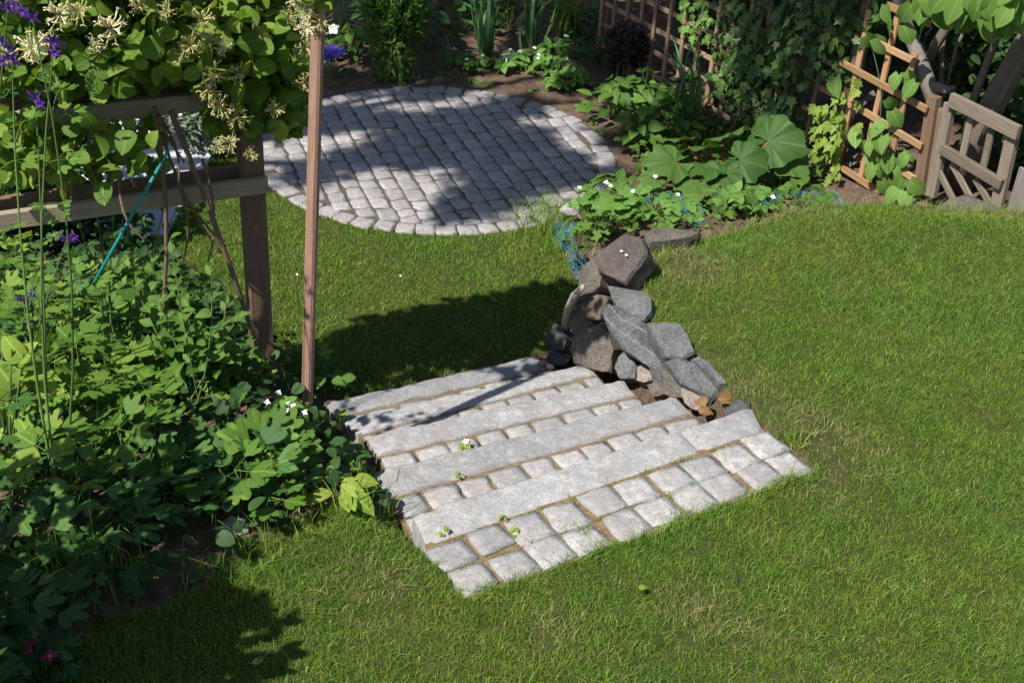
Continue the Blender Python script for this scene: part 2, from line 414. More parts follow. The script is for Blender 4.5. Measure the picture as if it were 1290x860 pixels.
M_TEAL = mat_plain('teal_cane', (.02, .22, .21), .4)
M_NET = mat_plain('net_blue', (.10, .32, .42), .4)
M_SLAB = mat_plain('pale_paving', (.50, .50, .55), .8)
M_BLACK = mat_plain('dark_plastic', (.02, .02, .02), .5)
M_LABEL = mat_plain('label_pale', (.45, .48, .62), .4)

# ------------------------------------------------------------------ ground sheet
def build_ground():
    def axis(lo, hi, step, far):
        a = np.arange(lo, hi + 1e-6, step); o = []
        d = step * 2; x = hi
        while x < far: x += d; d *= 1.6; o.append(x)
        i = []; d = step * 2; x = lo
        while x > -far: x -= d; d *= 1.6; i.append(x)
        return np.array(i[::-1] + list(a) + o)
    xs = axis(-4.0, 4.5, .035, 250); ys = axis(1.2, 12.5, .035, 250)
    X, Y = np.meshgrid(xs, ys); Z = ground_z(X, Y)
    soilbump = .015 * wob(X, Y, 11.0, 1.3) + .008 * wob(X, Y, 31.0, 2.3)
    lm = lawn_mask(X, Y)
    Z = Z + soilbump * (1 - lm) * (np.hypot(X - PC[0], Y - PC[1]) > PR + .05)
    V = np.stack([X, Y, Z], -1).reshape(-1, 3); nx, ny = len(xs), len(ys)
    i = np.arange(nx * ny).reshape(ny, nx)
    Fc = np.stack([i[:-1, :-1], i[:-1, 1:], i[1:, 1:], i[1:, :-1]], -1).reshape(-1, 4)
    me = mesh_np('ground', V, Fc, 4, True)
    a = me.attributes.new('lawn', 'FLOAT', 'POINT'); a.data.foreach_set('value', lm.ravel().astype(np.float32))
    o = put('ground', me, M_GROUND); o['kind'] = 'structure'
    o['label'] = 'garden ground of soil beds and lawn, dropping from the upper terrace'

BEDEDGE = [at(*q)[:2] for q in [(488, 655, -.1), (430, 640, -.04), (370, 655, 0), (320, 690, 0), (262, 735, 0), (200, 768, 0), (130, 775, 0), (60, 830, 0), (-20, 900, 0)]]
UPLAWN = [tuple(p) for p in BEDEDGE] + [(-3, 1.0), (-3, -3), (8, -3), (8, 6.4), (2.9, 6.5), (1.72, 6.40), (1.3, 6.2)] + [tuple(p) for p in WEDGE[::-1]] + [tuple(HEADR + _d * .03 + _n * .30), tuple(HEADR + _d * .01 + _n * .01), tuple(HEADL + _n * .01), tuple(KQ[0][0] - _d * .01), tuple(KQ[0][2] - _d * .02)]
LOWLAWN = [tuple(at(*q, LOW)[:2]) for q in [(425, 505), (660, 450), (705, 440), (733, 372), (705, 300), (670, 262), (560, 250), (400, 220), (340, 180), (225, 190), (190, 240), (190, 330), (330, 430), (370, 480)]]
def lawn_mask(X, Y):
    a = inpoly(X, Y, UPLAWN) | inpoly(X, Y, LOWLAWN)
    r = np.hypot(X - PC[0], Y - PC[1])
    far = (X < -3.3) | (Y > 12.9) | (X > 5.2) | ((Y > 9.2) & (X < -2.6))
    return np.where((a & (r > PR - .05)) | far, 1.0, 0.0)
build_ground()

# ------------------------------------------------------------------ grass
def blades(P, h, wd, lean, name, dry, mat=M_GRASS, curl=.5):
    n = len(P)
    az = rng.uniform(0, 2 * math.pi, n); la = rng.uniform(0, 2 * math.pi, n)
    ln = np.abs(rng.normal(0, lean, n))
    side = np.stack([np.cos(az), np.sin(az), np.zeros(n)], 1) * (wd / 2)[:, None]
    ld = np.stack([np.cos(la), np.sin(la), np.zeros(n)], 1)
    up = np.array([0, 0, 1.0])
    mid = P + ld * (h * ln * .35)[:, None] + up * (h * .55)[:, None]
    tip = P + ld * (h * ln * (1 + curl))[:, None] + up * (h * (1 - .35 * np.minimum(ln, 1.2)))[:, None]
    V = np.stack([P - side, P + side, mid - side * .8, mid + side * .8, tip], 1).reshape(-1, 3)
    b = np.arange(n)[:, None] * 5
    T = np.concatenate([b + [0, 1, 3], b + [0, 3, 2], b + [2, 3, 4]], 1).reshape(-1, 3)
    me = mesh_np(name, V, T, 3, True)
    a = me.attributes.new('dry', 'FLOAT', 'POINT'); a.data.foreach_set('value', np.repeat(dry, 5).astype(np.float32))
    return put(name, me, mat)
STRAW = [(at(920, 500, 0), .20, .9), (at(1015, 548, 0), .18, 1.0), (at(1050, 580, 0), .14, .8), (at(870, 340, 0), .18, .8), (at(850, 320, 0), .14, .8), (at(1000, 268, 0), .2, .6), (at(1250, 270, 0), .25, .5), (at(480, 740, 0), .14, .4), (at(950, 800, 0), .1, .5), (at(880, 460, 0), .16, .7), (at(1045, 600, 0), .15, .6), (at(880, 770, 0), .10, .7), (at(345, 655, 0), .12, .6), (at(1180, 275, 0), .2, .35), (at(690, 800, 0), .1, .4), (at(1090, 560, 0), .1, .5)]
def scatter_lawn(name, label, poly, box, dens, hmin, hmax, wd):
    x0, x1, y0, y1 = box
    n = int((x1 - x0) * (y1 - y0) * dens(0))
    X = rng.uniform(x0, x1, n); Y = rng.uniform(y0, y1, n)
    keep = inpoly(X, Y, poly) & (rng.uniform(0, 1, n) < np.array([dens(1) * 1.0] * n))
    d = EYE[2]
    keep &= np.hypot(X - PC[0], Y - PC[1]) > PR - .012 + .012 * np.sin(X * 31)
    Vv = np.stack([X, Y, np.zeros(n)], 1) - EYE; dd = Vv @ FWD; u_ = 645 + F * (Vv @ RR) / dd; v_ = 430 - F * (Vv @ UU) / dd
    keep &= (u_ > -250) & (u_ < 1540) & (v_ < 1050)
    X, Y = X[keep], Y[keep]
    # ragged edge and worn patches
    e = distpoly(X, Y, poly)
    dry = np.zeros(len(X)); thin = np.ones(len(X))
    for p, r, k in STRAW:
        g = np.exp(-((X - p[0]) ** 2 + (Y - p[1]) ** 2) / (r * r)); dry = np.maximum(dry, g * k); thin *= 1 - .75 * g * k
    pn = .5 + .5 * wob(X, Y, 4.3, .4); pn2 = .5 + .5 * wob(X, Y, 13.0, 2.4)
    dryp = dry + .10 * pn2 * (pn > .55)
    k = rng.uniform(0, 1, len(X)) < thin * (.72 + .28 * pn2)
    X, Y, dryp, e, pn, pn2 = X[k], Y[k], dryp[k], e[k], pn[k], pn2[k]
    isdry = (rng.uniform(0, 1, len(X)) < dryp + .015).astype(float) * rng.uniform(.5, 1, len(X))
    h = rng.uniform(hmin, hmax, len(X)) * (.7 + .45 * pn) * (.8 + .4 * pn2)
    h *= np.where(rng.uniform(0, 1, len(X)) < .04, 1.5, 1.0)
    P = np.stack([X, Y, ground_z(X, Y) - .004], 1)
    wide = rng.uniform(0, 1, len(X)) < .05; wm = np.where(wide, 2.4, 1.0); h = np.where(wide, h * .7, h)
    o = blades(P, h, rng.uniform(.6, 1.3, len(X)) * wd * wm, .62, name, isdry)
    tag(o, label, 'grass', kind='stuff')
scatter_lawn('lawn_grass', 'short mown green grass of the sunny upper lawn', UPLAWN, (-2.2, 4.4, 1.9, 6.6), lambda k: 29000 if k == 0 else 1.0, .018, .042, .0021)
scatter_lawn('lawn_grass', 'mown grass of the sunken lawn between steps and round patio', LOWLAWN, (-3.2, 1.3, 4.8, 9.2), lambda k: 13000 if k == 0 else 1.0, .022, .045, .0032)

# ------------------------------------------------------------------ setts, kerbs and steps
def sett_mesh(seed):
    r = np.random.default_rng(seed); n = 12
    th = np.linspace(0, 2 * math.pi, n, endpoint=False) + math.pi / n
    p = 13.0
    rad = 1 / (np.abs(np.cos(th)) ** p + np.abs(np.sin(th)) ** p) ** (1 / p) * .5
    c = np.stack([np.cos(th) * rad, np.sin(th) * rad], 1)
    sk = r.normal(0, .022, (4, 2)); q = ((np.arange(n) * 4) // n) % 4
    c = c + sk[q] + r.normal(0, .012, (n, 2))
    V = [(r.normal(0, .05), r.normal(0, .05), r.normal(.004, .002))]
    V += [(x * .62, y * .62, r.normal(.003, .002)) for x, y in c]
    V += [(x * .955, y * .955, r.normal(.0005, .0014)) for x, y in c]
    V += [(x * .998, y * .998, -.0055) for x, y in c]
    V += [(x * .96, y * .96, -.09) for x, y in c]
    Fc = [(0, 1 + k, 1 + (k + 1) % n) for k in range(n)]
    for j in range(3):
        a = 1 + j * n
        Fc += [(a + k, a + n + k, a + n + (k + 1) % n, a + (k + 1) % n) for k in range(n)]
    me = mesh_from('sett', V, Fc, True); me.set_sharp_from_angle(angle=math.radians(32)); return me
SETTS = [sett_mesh(i) for i in range(14)]
def sett(parent, cx, cy, z, ang, wx, wy, mat, tilt=.012):
    R = np.array(Matrix.Rotation(ang + random.choice((0, 0, 0, math.pi)), 3, 'Z') @ Matrix.Rotation(random.gauss(0, tilt), 3, 'X') @ Matrix.Rotation(random.gauss(0, tilt), 3, 'Y'))
    return put('sett', random.choice(SETTS), mat, parent, M4(R, (cx, cy, z + random.gauss(0, .0025)), (wx, wy, 1)))

steps = thing('garden_steps', 'short flight of granite kerb steps with sett treads descending from upper lawn', 'steps', tuple(at(720, 600, 0)))
SO = np.array(steps.location)
def kerb(quad, z, hgt=.15):
    a, b, c, d = [np.array(p[:2]) for p in quad]  # near-left near-right far-left far-right
    L = np.linalg.norm(b - a); nx = max(8, int(L / .03)); prof = [(0.0, -1), (0.0, -.08), (.05, -.015), (.11, 0), (.5, .0), (.89, 0), (.95, -.015), (1.0, -.08), (1.0, -1)]
    V = []; Fc = []
    seed = random.uniform(0, 50)
    for i in range(nx + 1):
        t = i / nx
        e = 0.0 if i in (0, nx) else 1.0
        tt = t if e else (t + .004 * (1 if i == 0 else -1))
        p = a + (b - a) * t; q = c + (d - c) * t
        for (v, zz) in prof:
            o = p + (q - p) * v
            nz = mnoise.noise(Vector((o[0] * 9 + seed, o[1] * 9, zz * 2))); n2 = mnoise.noise(Vector((o[0] * 30 + seed, o[1] * 30, zz * 7 + 5)))
            hh = z + zz * hgt + (.005 * nz + .0035 * n2 if zz > -.5 else 0) - (0 if e else .012 * (zz > -.5))
            oo = o + (q - p) / np.linalg.norm(q - p) * (.009 * nz + .006 * n2) * (v < .2 or v > .8) + (b - a) / L * (.006 * n2 if not e else 0)
            V.append((*(oo - SO[:2]), hh - SO[2]))
    m = len(prof)
    for i in range(nx):
        for k in range(m - 1):
            Fc.append((i * m + k, i * m + k + 1, (i + 1) * m + k + 1, (i + 1) * m + k)[::-1])
    Fc.append(tuple(range(m))); Fc.append(tuple(nx * m + k for k in range(m))[::-1])
    me = mesh_from('kerb_stone', V, Fc, True); me.set_sharp_from_angle(angle=math.radians(40))
    return put('kerb_stone', me, G_STEP, steps)
for i, q in enumerate(KQ):
    if i == 0:
        j = .79
        m1 = q[0] + (q[1] - q[0]) * j; m2 = q[2] + (q[3] - q[2]) * (j - .03); g = unit(q[1] - q[0]) * .002
        kerb((q[0], m1 - g, q[2], m2 - g), 0); kerb((m1 + g, q[1], m2 + g, q[3]), .001)
    else: kerb(q, -RISE * i)
sand = MB()
def slab(mb, quad, z, th, org):
    V = [(*(np.array(p[:2]) - org[:2]), zz - org[2]) for zz in (z, z - th) for p in quad]
    mb.add(V, [(0, 1, 2, 3), (7, 6, 5, 4), (0, 4, 5, 1), (1, 5, 6, 2), (2, 6, 7, 3), (3, 7, 4, 0)])
# treads between kerbs
for i in range(4):
    a, b, c, d = KQ[i]; a2, b2, c2, d2 = KQ[i + 1]; z = -RISE * (i + 1) - .004
    dl = unit(b2 - a2); nn = np.array([-dl[1], dl[0]])
    s0, s1 = 0.0, np.linalg.norm(b2 - a2)
    x = s0 + .01; k = 0
    while x < s1 - .05:
        wdt = min(random.uniform(.125, .165), s1 - x)
        if s1 - x - wdt < .06: wdt = s1 - x
        mid = a2 + dl * (x + wdt / 2)
        # distance back to far edge of the kerb above
        e = unit(d - c); en = np.array([-e[1], e[0]]); gap = (mid - c) @ en
        gap = max(.10, gap - .012)
        dep = gap if gap < .19 else gap / 2
        for r_ in range(1 if gap < .19 else 2):
            ctr = mid - nn * (.012 + dep * (r_ + .5))
            sett(steps, ctr[0] - SO[0], ctr[1] - SO[1], z - SO[2] - .002, math.atan2(dl[1], dl[0]), wdt - .006, dep - .004, G_SETT)
        x += wdt
    slab(sand, [a2 - nn * .35, b2 - nn * .35, b2 + nn * .03, a2 + nn * .03], z - .007, .08, SO)
# two rows of setts at the head of the steps
dl = unit(KQ[0][1] - KQ[0][0]); nn = np.array([-dl[1], dl[0]]); ang = math.atan2(dl[1], dl[0])
for p0, p1, dy in (((566, 699), (968, 561), 0), ((598, 729), (993, 586), 0)):
    A, B = at(*p0, 0)[:2], at(*p1, 0)[:2]; n = 10
    t = np.linspace(0, 1, n) + np.concatenate([[0], rng.normal(0, .004, n - 2), [0]])
    pit = np.linalg.norm(B - A) / (n - 1)
    for tt in t:
        c = A + (B - A) * tt + rng.normal(0, .004, 2)
        sett(steps, c[0] - SO[0], c[1] - SO[1], .004 - SO[2], ang + random.gauss(0, .03), pit * random.uniform(.91, .96), .141 * random.uniform(.96, 1.03), G_SETT, .016)
A, B = KQ[0][0], KQ[0][1]
slab(sand, [A - nn * .30 - dl * .0, B - nn * .30 - dl * .0, B + nn * .02, A + nn * .02], -.004, .06, SO)
put('joint_sand', sand.mesh('joint_sand', False), M_SAND, steps)

patio = bpy.data.objects.new('patio', None); COL.objects.link(patio); patio.location = (PC[0], PC[1], LOW)
patio['kind'] = 'structure'; patio['label'] = 'round patio of weathered granite setts with a border ring'
dr = np.array([math.cos(math.radians(-69)), math.sin(math.radians(-69))]); pn = np.array([-dr[1], dr[0]])
RIN = PR - .138; sp = .1245
off = -RIN + sp * .35
while off < RIN - .02:
    o2 = min(RIN - .01, abs(off) + sp * .08); c = math.sqrt(max(0, RIN * RIN - o2 * o2)) + .012
    x = -c
    while x < c - .02:
        L = random.uniform(.115, .175)
        if c - x - L < .08: L = c - x
        if L > .2: L = L / 2
        ctr = pn * (off + random.gauss(0, .003)) + dr * (x + L / 2)
        sett(patio, ctr[0], ctr[1], .012, math.atan2(dr[1], dr[0]) + random.gauss(0, .03), L - .006, sp - .006, G_PATIO, .012)
        x += L
    off += sp
nr = 57
for k in range(nr):
    th = 2 * math.pi * k / nr + random.gauss(0, .006); rm = PR - .066 + random.gauss(0, .006)
    sett(patio, rm * math.cos(th), rm * math.sin(th), .012, th, .132, 2 * math.pi * rm / nr - .005, G_PATIO, .015)
jb = MB(); N = 64
jb.add([(0, 0, .007)] + [((PR - .02) * math.cos(2 * math.pi * k / N), (PR - .02) * math.sin(2 * math.pi * k / N), .006) for k in range(N)], [(0, 1 + k, 1 + (k + 1) % N) for k in range(N)])
put('joint_soil', jb.mesh('joint_soil'), M_JDARK, patio)

# ------------------------------------------------------------------ dry stone wall
def rock_mesh(P3, nrm, thick, h, org, seed):
    """P3: outline on a plane; fractured block with a few flat faces towards nrm and its body behind"""
    r = np.random.default_rng(seed); P3 = np.asarray(P3); c = P3.mean(0); k = len(P3)
    e1 = unit(np.cross(nrm, [.3, .9, .2])); e2 = np.cross(nrm, e1); tl = r.normal(0, .10, 2)
    bm = bmesh.new()
    def pt(o, z):
        t_ = tl @ np.array([(o - c) @ e1, (o - c) @ e2]); bm.verts.new(Vector(o + nrm * (z + t_) - org))
    for i, p in enumerate(P3):
        pt(c + (p - c) * 1.0, r.uniform(-.02, .3) * h)
        pt(c + (p - c) * r.uniform(.88, .97), h * r.uniform(.7, 1.15))
        pt(c + (p - c) * r.uniform(.92, 1.05), -thick * r.uniform(.45, .7)); pt(c + (p - c) * r.uniform(.7, .9), -thick)
    for i in range(4):
        p = P3[r.integers(k)]; pt(c + (p - c) * r.uniform(.1, .55), h * r.uniform(1.0, 1.45))
    res = bmesh.ops.convex_hull(bm, input=list(bm.verts))
    bmesh.ops.delete(bm, geom=[v for v in bm.verts if not v.link_faces], context='VERTS')
    bmesh.ops.dissolve_limit(bm, angle_limit=math.radians(13), verts=list(bm.verts), edges=list(bm.edges))
    bmesh.ops.triangulate(bm, faces=list(bm.faces))
    big = [ed for ed in bm.edges if ed.calc_length() > .035]
    bmesh.ops.subdivide_edges(bm, edges=big, cuts=2, use_grid_fill=False)
    bmesh.ops.triangulate(bm, faces=list(bm.faces))
    for v in bm.verts:
        q = Vector(v.co) * 22 + Vector((seed, 0, 0)); n_ = mnoise.noise(q); n2 = mnoise.noise(q * 2.7)
        v.co += Vector(nrm) * (.003 * n_ + .003 * n2) + Vector(mnoise.noise_vector(q * 1.7)) * .0045
    bmesh.ops.recalc_face_normals(bm, faces=bm.faces)
    me = bpy.data.meshes.new('stone'); bm.to_mesh(me); bm.free()
    me.polygons.foreach_set('use_smooth', [True] * len(me.polygons))
    me.set_sharp_from_angle(angle=math.radians(13))
    return me
wall = thing('dry_stone_wall', 'rough dry stone retaining wall of grey and brown rocks beside the steps', 'stone wall', tuple(at(790, 440, -.3)))
WO = np.array(wall.location)
ROCKS = [
 ([(754, 322), (788, 294), (811, 300), (817, 322), (790, 361), (767, 352), (755, 344)], .10, (-.42, -.50, .75), .15, .03, ROCK_BROWN),
 ([(734, 352), (742, 337), (755, 325), (766, 345), (762, 362), (750, 372), (737, 380), (731, 372)], -.06, (-.7, -.55, .45), .2, .04, ROCK_TAN),
 ([(731, 384), (750, 369), (768, 374), (779, 387), (770, 402), (752, 406), (738, 402)], -.16, (-.55, -.65, .5), .2, .03, ROCK_TAN),
 ([(765, 359), (787, 366), (812, 370), (823, 378), (823, 396), (813, 408), (796, 404), (782, 395), (772, 381)], -.01, (-.25, -.6, .75), .12, .03, ROCK_GREY),
 ([(763, 400), (771, 389), (785, 391), (800, 399), (816, 410), (829, 428), (838, 446), (836, 469), (822, 464), (806, 455), (783, 439), (769, 419)], -.10, (-.35, -.62, .70), .10, .025, ROCK_VEIN),
 ([(812, 407), (831, 406), (854, 410), (868, 426), (876, 447), (860, 456), (838, 452), (826, 436)], .0, (-.1, -.45, .88), .10, .025, ROCK_GREY),
 ([(719, 440), (726, 424), (738, 413), (760, 406), (772, 420), (780, 440), (774, 470), (752, 468), (728, 458)], -.30, (-.5, -.75, .42), .2, .05, ROCK_TAN),
 ([(693, 432), (697, 418), (707, 410), (720, 418), (725, 433), (719, 446), (703, 447)], -.46, (-.55, -.6, .58), .16, .07, ROCK_DARK),
 ([(718, 412), (724, 398), (733, 387), (746, 396), (753, 406), (742, 418), (728, 424)], -.27, (-.7, -.55, .45), .2, .03, ROCK_TAN),
 ([(774, 464), (780, 450), (787, 441), (800, 452), (806, 466), (803, 480), (782, 478)], -.28, (-.4, -.7, .6), .16, .03, ROCK_GREY),
 ([(803, 464), (812, 459), (820, 465), (826, 481), (812, 486), (803, 482)], -.28, (-.35, -.6, .72), .1, .03, ROCK_PINK),
 ([(818, 463), (836, 468), (840, 482), (836, 486), (824, 485)], -.24, (-.35, -.65, .67), .12, .02, ROCK_DARK),
 ([(836, 458), (850, 453), (866, 456), (888, 467), (912, 486), (906, 497), (897, 504), (880, 494), (858, 484)], -.05, (-.12, -.5, .86), .11, .02, ROCK_GREY),
 ([(836, 458), (858, 484), (868, 503), (852, 502), (838, 498)], -.12, (-.55, -.72, .42), .12, .02, ROCK_TAN),
 ([(858, 487), (880, 496), (893, 504), (888, 517), (872, 517), (862, 508)], -.14, (-.3, -.75, .58), .12, .025, ROCK_PINK),
 ([(816, 487), (828, 483), (840, 486), (842, 499), (824, 503)], -.27, (-.3, -.55, .78), .1, .03, ROCK_TAN),
 ([(811, 302), (820, 294), (836, 289), (862, 290), (884, 294), (868, 304), (836, 312), (818, 315)], .02, (-.05, -.25, .96), .12, .03, ROCK_TAN),
 ([(689, 450), (700, 443), (714, 446), (724, 452), (716, 464), (700, 462)], -.53, (-.3, -.6, .74), .12, .04, ROCK_DARK),
 ([(726, 458), (740, 462), (752, 469), (742, 474), (728, 468)], -.44, (-.3, -.6, .74), .1, .02, ROCK_GREY),
 ([(870, 452), (880, 450), (892, 458), (905, 470), (915, 484), (905, 484), (886, 466)], .0, (-.05, -.3, .95), .1, .012, ROCK_GREY),
]
for i, (poly, z, nr_, th, h, mt) in enumerate(ROCKS):
    nv = unit(nr_); cpx = np.mean(poly, axis=0); c3 = at(cpx[0], cpx[1], z)
    P3 = [at_plane(x, y, c3, nv) for x, y in poly]
    put('stone', rock_mesh(P3, nv, th, h, WO, i * 3 + 1), mt, wall)
def loose_rock(name, px, z, sx, sy, sz, mat, label, cat, seed, group=None, rot=0):
    c = at(px[0], px[1], z); r = np.random.default_rng(seed)
    bm = bmesh.new()
    for k in range(22):
        d = unit(r.normal(0, 1, 3)); d = d / (np.abs(d) ** 3).sum() ** (1 / 3)
        bm.verts.new(Vector(d * [sx, sy, sz] * r.uniform(.85, 1.05)))
    bmesh.ops.convex_hull(bm, input=bm.verts)
    bmesh.ops.delete(bm, geom=[v for v in bm.verts if not v.link_faces], context='VERTS')
    bmesh.ops.bevel(bm, geom=list(bm.edges), offset=min(sx, sy, sz) * .09, segments=1, affect='EDGES')
    me = bpy.data.meshes.new(name); bm.to_mesh(me); bm.free()
    me.polygons.foreach_set('use_smooth', [True] * len(me.polygons)); me.set_sharp_from_angle(angle=math.radians(30))
    o = put(name, me, mat, None, Matrix.Translation(tuple(c)) @ Matrix.Rotation(rot, 4, 'Z'))
    return tag(o, label, cat, group)
loose_rock('pebble', (684, 457), -.49, .028, .022, .018, ROCK_PINK, 'pale pink pebble lying on the lowest kerb beside the stone wall', 'pebble', 3)
loose_rock('pebble', (693, 461), -.37, .02, .018, .014, ROCK_PALE, 'small whitish pebble next to the pink pebble by the wall foot', 'pebble', 4)
loose_rock('stone', (716, 265), -.50, .065, .05, .045, ROCK_PALE, 'white stone among the plants between patio and stone wall', 'stone', 5)
loose_rock('stone', (297, 662), .02, .06, .04, .03, ROCK_PALE, 'pale grey stone lying at the bed edge by the lawn', 'stone', 6)
loose_rock('stone', (1218, 262), -.08, .24, .14, .09, ROCK_TAN, 'long flat tan stone lying at the foot of the weathered gate', 'stone', 9, rot=-.25)
loose_rock('stone', (930, 517), -.05, .07, .05, .05, ROCK_DARK, 'dark stone behind the right end of the top kerb', 'stone', 12)
dm = MB()
tube(dm, [at(735, 360, -.02), at(724, 372, -.10), at(716, 390, -.22), at(713, 406, -.33), at(715, 420, -.42)], [.012, .022, .026, .022, .014], 7)
V = np.concatenate(dm.v); dm.v = [V + np.array([[.006 * mnoise.noise(Vector(p * 25)), .006 * mnoise.noise(Vector(p * 25 + 9)), 0] for p in V])]
tag(put('driftwood', dm.mesh('driftwood'), W_DRIFT), 'pale twisted piece of driftwood standing against the stone wall', 'driftwood')

# ------------------------------------------------------------------ leaf shapes (unit length along +Y, face towards +Z)
def leaf_ovate(W=.6, n=6, fold=.18, droop=.22, tip=1.0, heart=0.0, wave=0.0):
    V = []; Fc = []
    for i in range(n + 1):
        t = i / n; w_ = W * .5 * (math.sin(math.pi * min(1, t ** .75 * .98 + .02))) ** tip
        if heart and t < .25: w_ = max(w_, W * .5 * (.55 + t))
        yb = -heart * (1 - t * 4) if t < .25 else 0
        z = -droop * t * t; wv = wave * math.sin(t * 13)
        V += [(-w_, t + yb, z + fold * w_ + wv), (0, t, z), (w_, t + yb, z + fold * w_ - wv)]
    for i in range(n):
        a = i * 3; Fc += [(a, a + 1, a + 4, a + 3), (a + 1, a + 2, a + 5, a + 4)]
    return np.array(V), Fc
def leaf_fan(out, mid=.55, cup=.12, ripple=.05, start=0):
    """fan from the origin over an outline of (x,y)"""
    n = len(out); V = [(0, 0, 0)]
    for j, k in enumerate((mid, 1.0)):
        for i, (x, y) in enumerate(out):
            r = math.hypot(x, y)
            V.append((x * k, y * k, cup * r * k * (1 if j == 0 else .7) + ripple * ((i % 2) * 2 - 1) * (k > .9) - .25 * cup * (y * k) ** 2 * (j == 1)))
    Fc = [(0, 1 + i, 2 + i) for i in range(n - 1)]
    Fc += [(1 + i, 1 + n + i, 2 + n + i, 2 + i) for i in range(n - 1)]
    return np.array(V), Fc
def lobed(spread, lobes, depth, n, L=1.0, cren=.04):
    o = []
    for i in range(n):
        u_ = i / (n - 1) * 2 - 1; th = u_ * spread
        r = L * (1 - depth * (.5 - .5 * math.cos(2 * math.pi * lobes * (i / (n - 1)))) ** 0.0 * (1 - abs(math.sin(math.pi * lobes * i / (n - 1)))) ** 1.0)
        r *= (1 - .28 * abs(u_) ** 1.5) + cren * ((i % 2) * 2 - 1)
        o.append((r * math.sin(th), r * math.cos(th)))
    return o
def joinparts(parts):
    V = []; Fc = []; n = 0
    for v, f in parts:
        V.append(v); Fc += [tuple(i + n for i in q) for q in f]; n += len(v)
    return np.concatenate(V), Fc
def xf(vf, R, p, s): return np.asarray(vf[0]) * s @ np.asarray(R).T + p, vf[1]
def rz(a): c, s_ = math.cos(a), math.sin(a); return np.array([[c, -s_, 0], [s_, c, 0], [0, 0, 1]])
def columbine(seed):
    r = np.random.default_rng(seed); P = []
    for a, s_ in ((0, .58), (1.15, .52), (-1.15, .52)):
        a += r.normal(0, .12)
        lf = leaf_fan(lobed(1.0, 3, .36 + .06 * seed % .2, 23, 1.0, .022), .55, .06 + .05 * (seed % 4), .02)
        d = rz(-a) @ np.array([0, 1, 0])
        P.append(xf(lf, rz(-a), d * .36 + np.array([0, 0, r.normal(0, .02)]), s_ * r.uniform(.9, 1.1)))
        st = MB(); tube(st, [(0, 0, 0), d * .38], .012, 3, False); P.append((np.concatenate(st.v), st.f))
    return joinparts(P)
def trifoliate(seed):
    r = np.random.default_rng(seed); P = []
    for a in (0, 1.25, -1.25):
        lf = leaf_ovate(.72, 5, .28, .25, .7); P.append(xf(lf, rz(-a + r.normal(0, .1)), np.array([0, .12, 0]), .8))
    return joinparts(P)
def ivyshape():
    o = [(-.12, -.12), (-.38, .02), (-.30, .22), (-.50, .42), (-.22, .50), (0, 1.0), (.22, .50), (.50, .42), (.30, .22), (.38, .02), (.12, -.12)]
    return leaf_fan([(x, y + .0) for x, y in o], .5, .15, .02)
def rhubarb(seed):
    r = np.random.default_rng(seed); n = 65; o = []
    for i in range(n):
        u_ = i / (n - 1) * 2 - 1; th = u_ * 2.8
        rr = (.44 + .5 * math.cos(th * .5) ** 1.4) * (1 + .06 * math.sin(i * .75 + seed) + .06 * math.sin(i * .38 + seed * 2) + r.normal(0, .018))
        o.append((rr * math.sin(th) * .95, rr * math.cos(th)))
    V = [(0, 0, 0)]; ks = (.2, .42, .62, .8, .92, 1.0)
    for j, k in enumerate(ks):
        for i, (x, y) in enumerate(o):
            u_ = i / (n - 1); vein = -.030 * abs(math.sin(u_ * math.pi * 6)) ** .5 * min(1, k * 2) + .03
            cr = .022 * mnoise.noise(Vector((x * k * 9, y * k * 9, seed * 3.1))) + .065 * k ** 3 * math.sin(i * .6 + seed) + .02 * k ** 3 * math.sin(i * 1.7)
            V.append((x * k, y * k, .14 * k * math.hypot(x, y) + vein + cr - .42 * max(0, y * k) ** 2 - .10 * (x * k) ** 2))
    Fc = [(0, 1 + i, 2 + i) for i in range(n - 1)]
    for j in range(len(ks) - 1):
        a = 1 + j * n; Fc += [(a + i, a + n + i, a + n + 1 + i, a + 1 + i) for i in range(n - 1)]
    return np.array(V), Fc
def strap(n=8, W=.06, bend=.5, fold=.3):
    V = []; Fc = []
    for i in range(n + 1):
        t = i / n; w_ = W * .5 * (1 - t ** 3) * (1 if t > .05 else .8); a = bend * t * t
        V += [(-w_, math.cos(a) * t, -math.sin(a) * t + fold * w_), (0, math.cos(a) * t, -math.sin(a) * t), (w_, math.cos(a) * t, -math.sin(a) * t + fold * w_)]
    for i in range(n):
        a = i * 3; Fc += [(a, a + 1, a + 4, a + 3), (a + 1, a + 2, a + 5, a + 4)]
    return np.array(V), Fc
def lm(name, vf): return mesh_from(name, vf[0], vf[1], True)
def variants(name, fn, n): return [lm(name, fn(i)) for i in range(n)]
VF = {
 'ovate': leaf_ovate(.62, 6, .2, .22, .8), 'round': leaf_ovate(.86, 6, .12, .2, .55), 'lance': leaf_ovate(.30, 6, .25, .35, .9),
 'heart': leaf_ovate(.82, 6, .2, .3, .75, .14), 'ivy': ivyshape(), 'diamond': (np.array([(0, 0, 0), (.3, .45, .08), (0, 1, -.05), (-.3, .45, .08)]), [(0, 1, 2, 3)]),
}
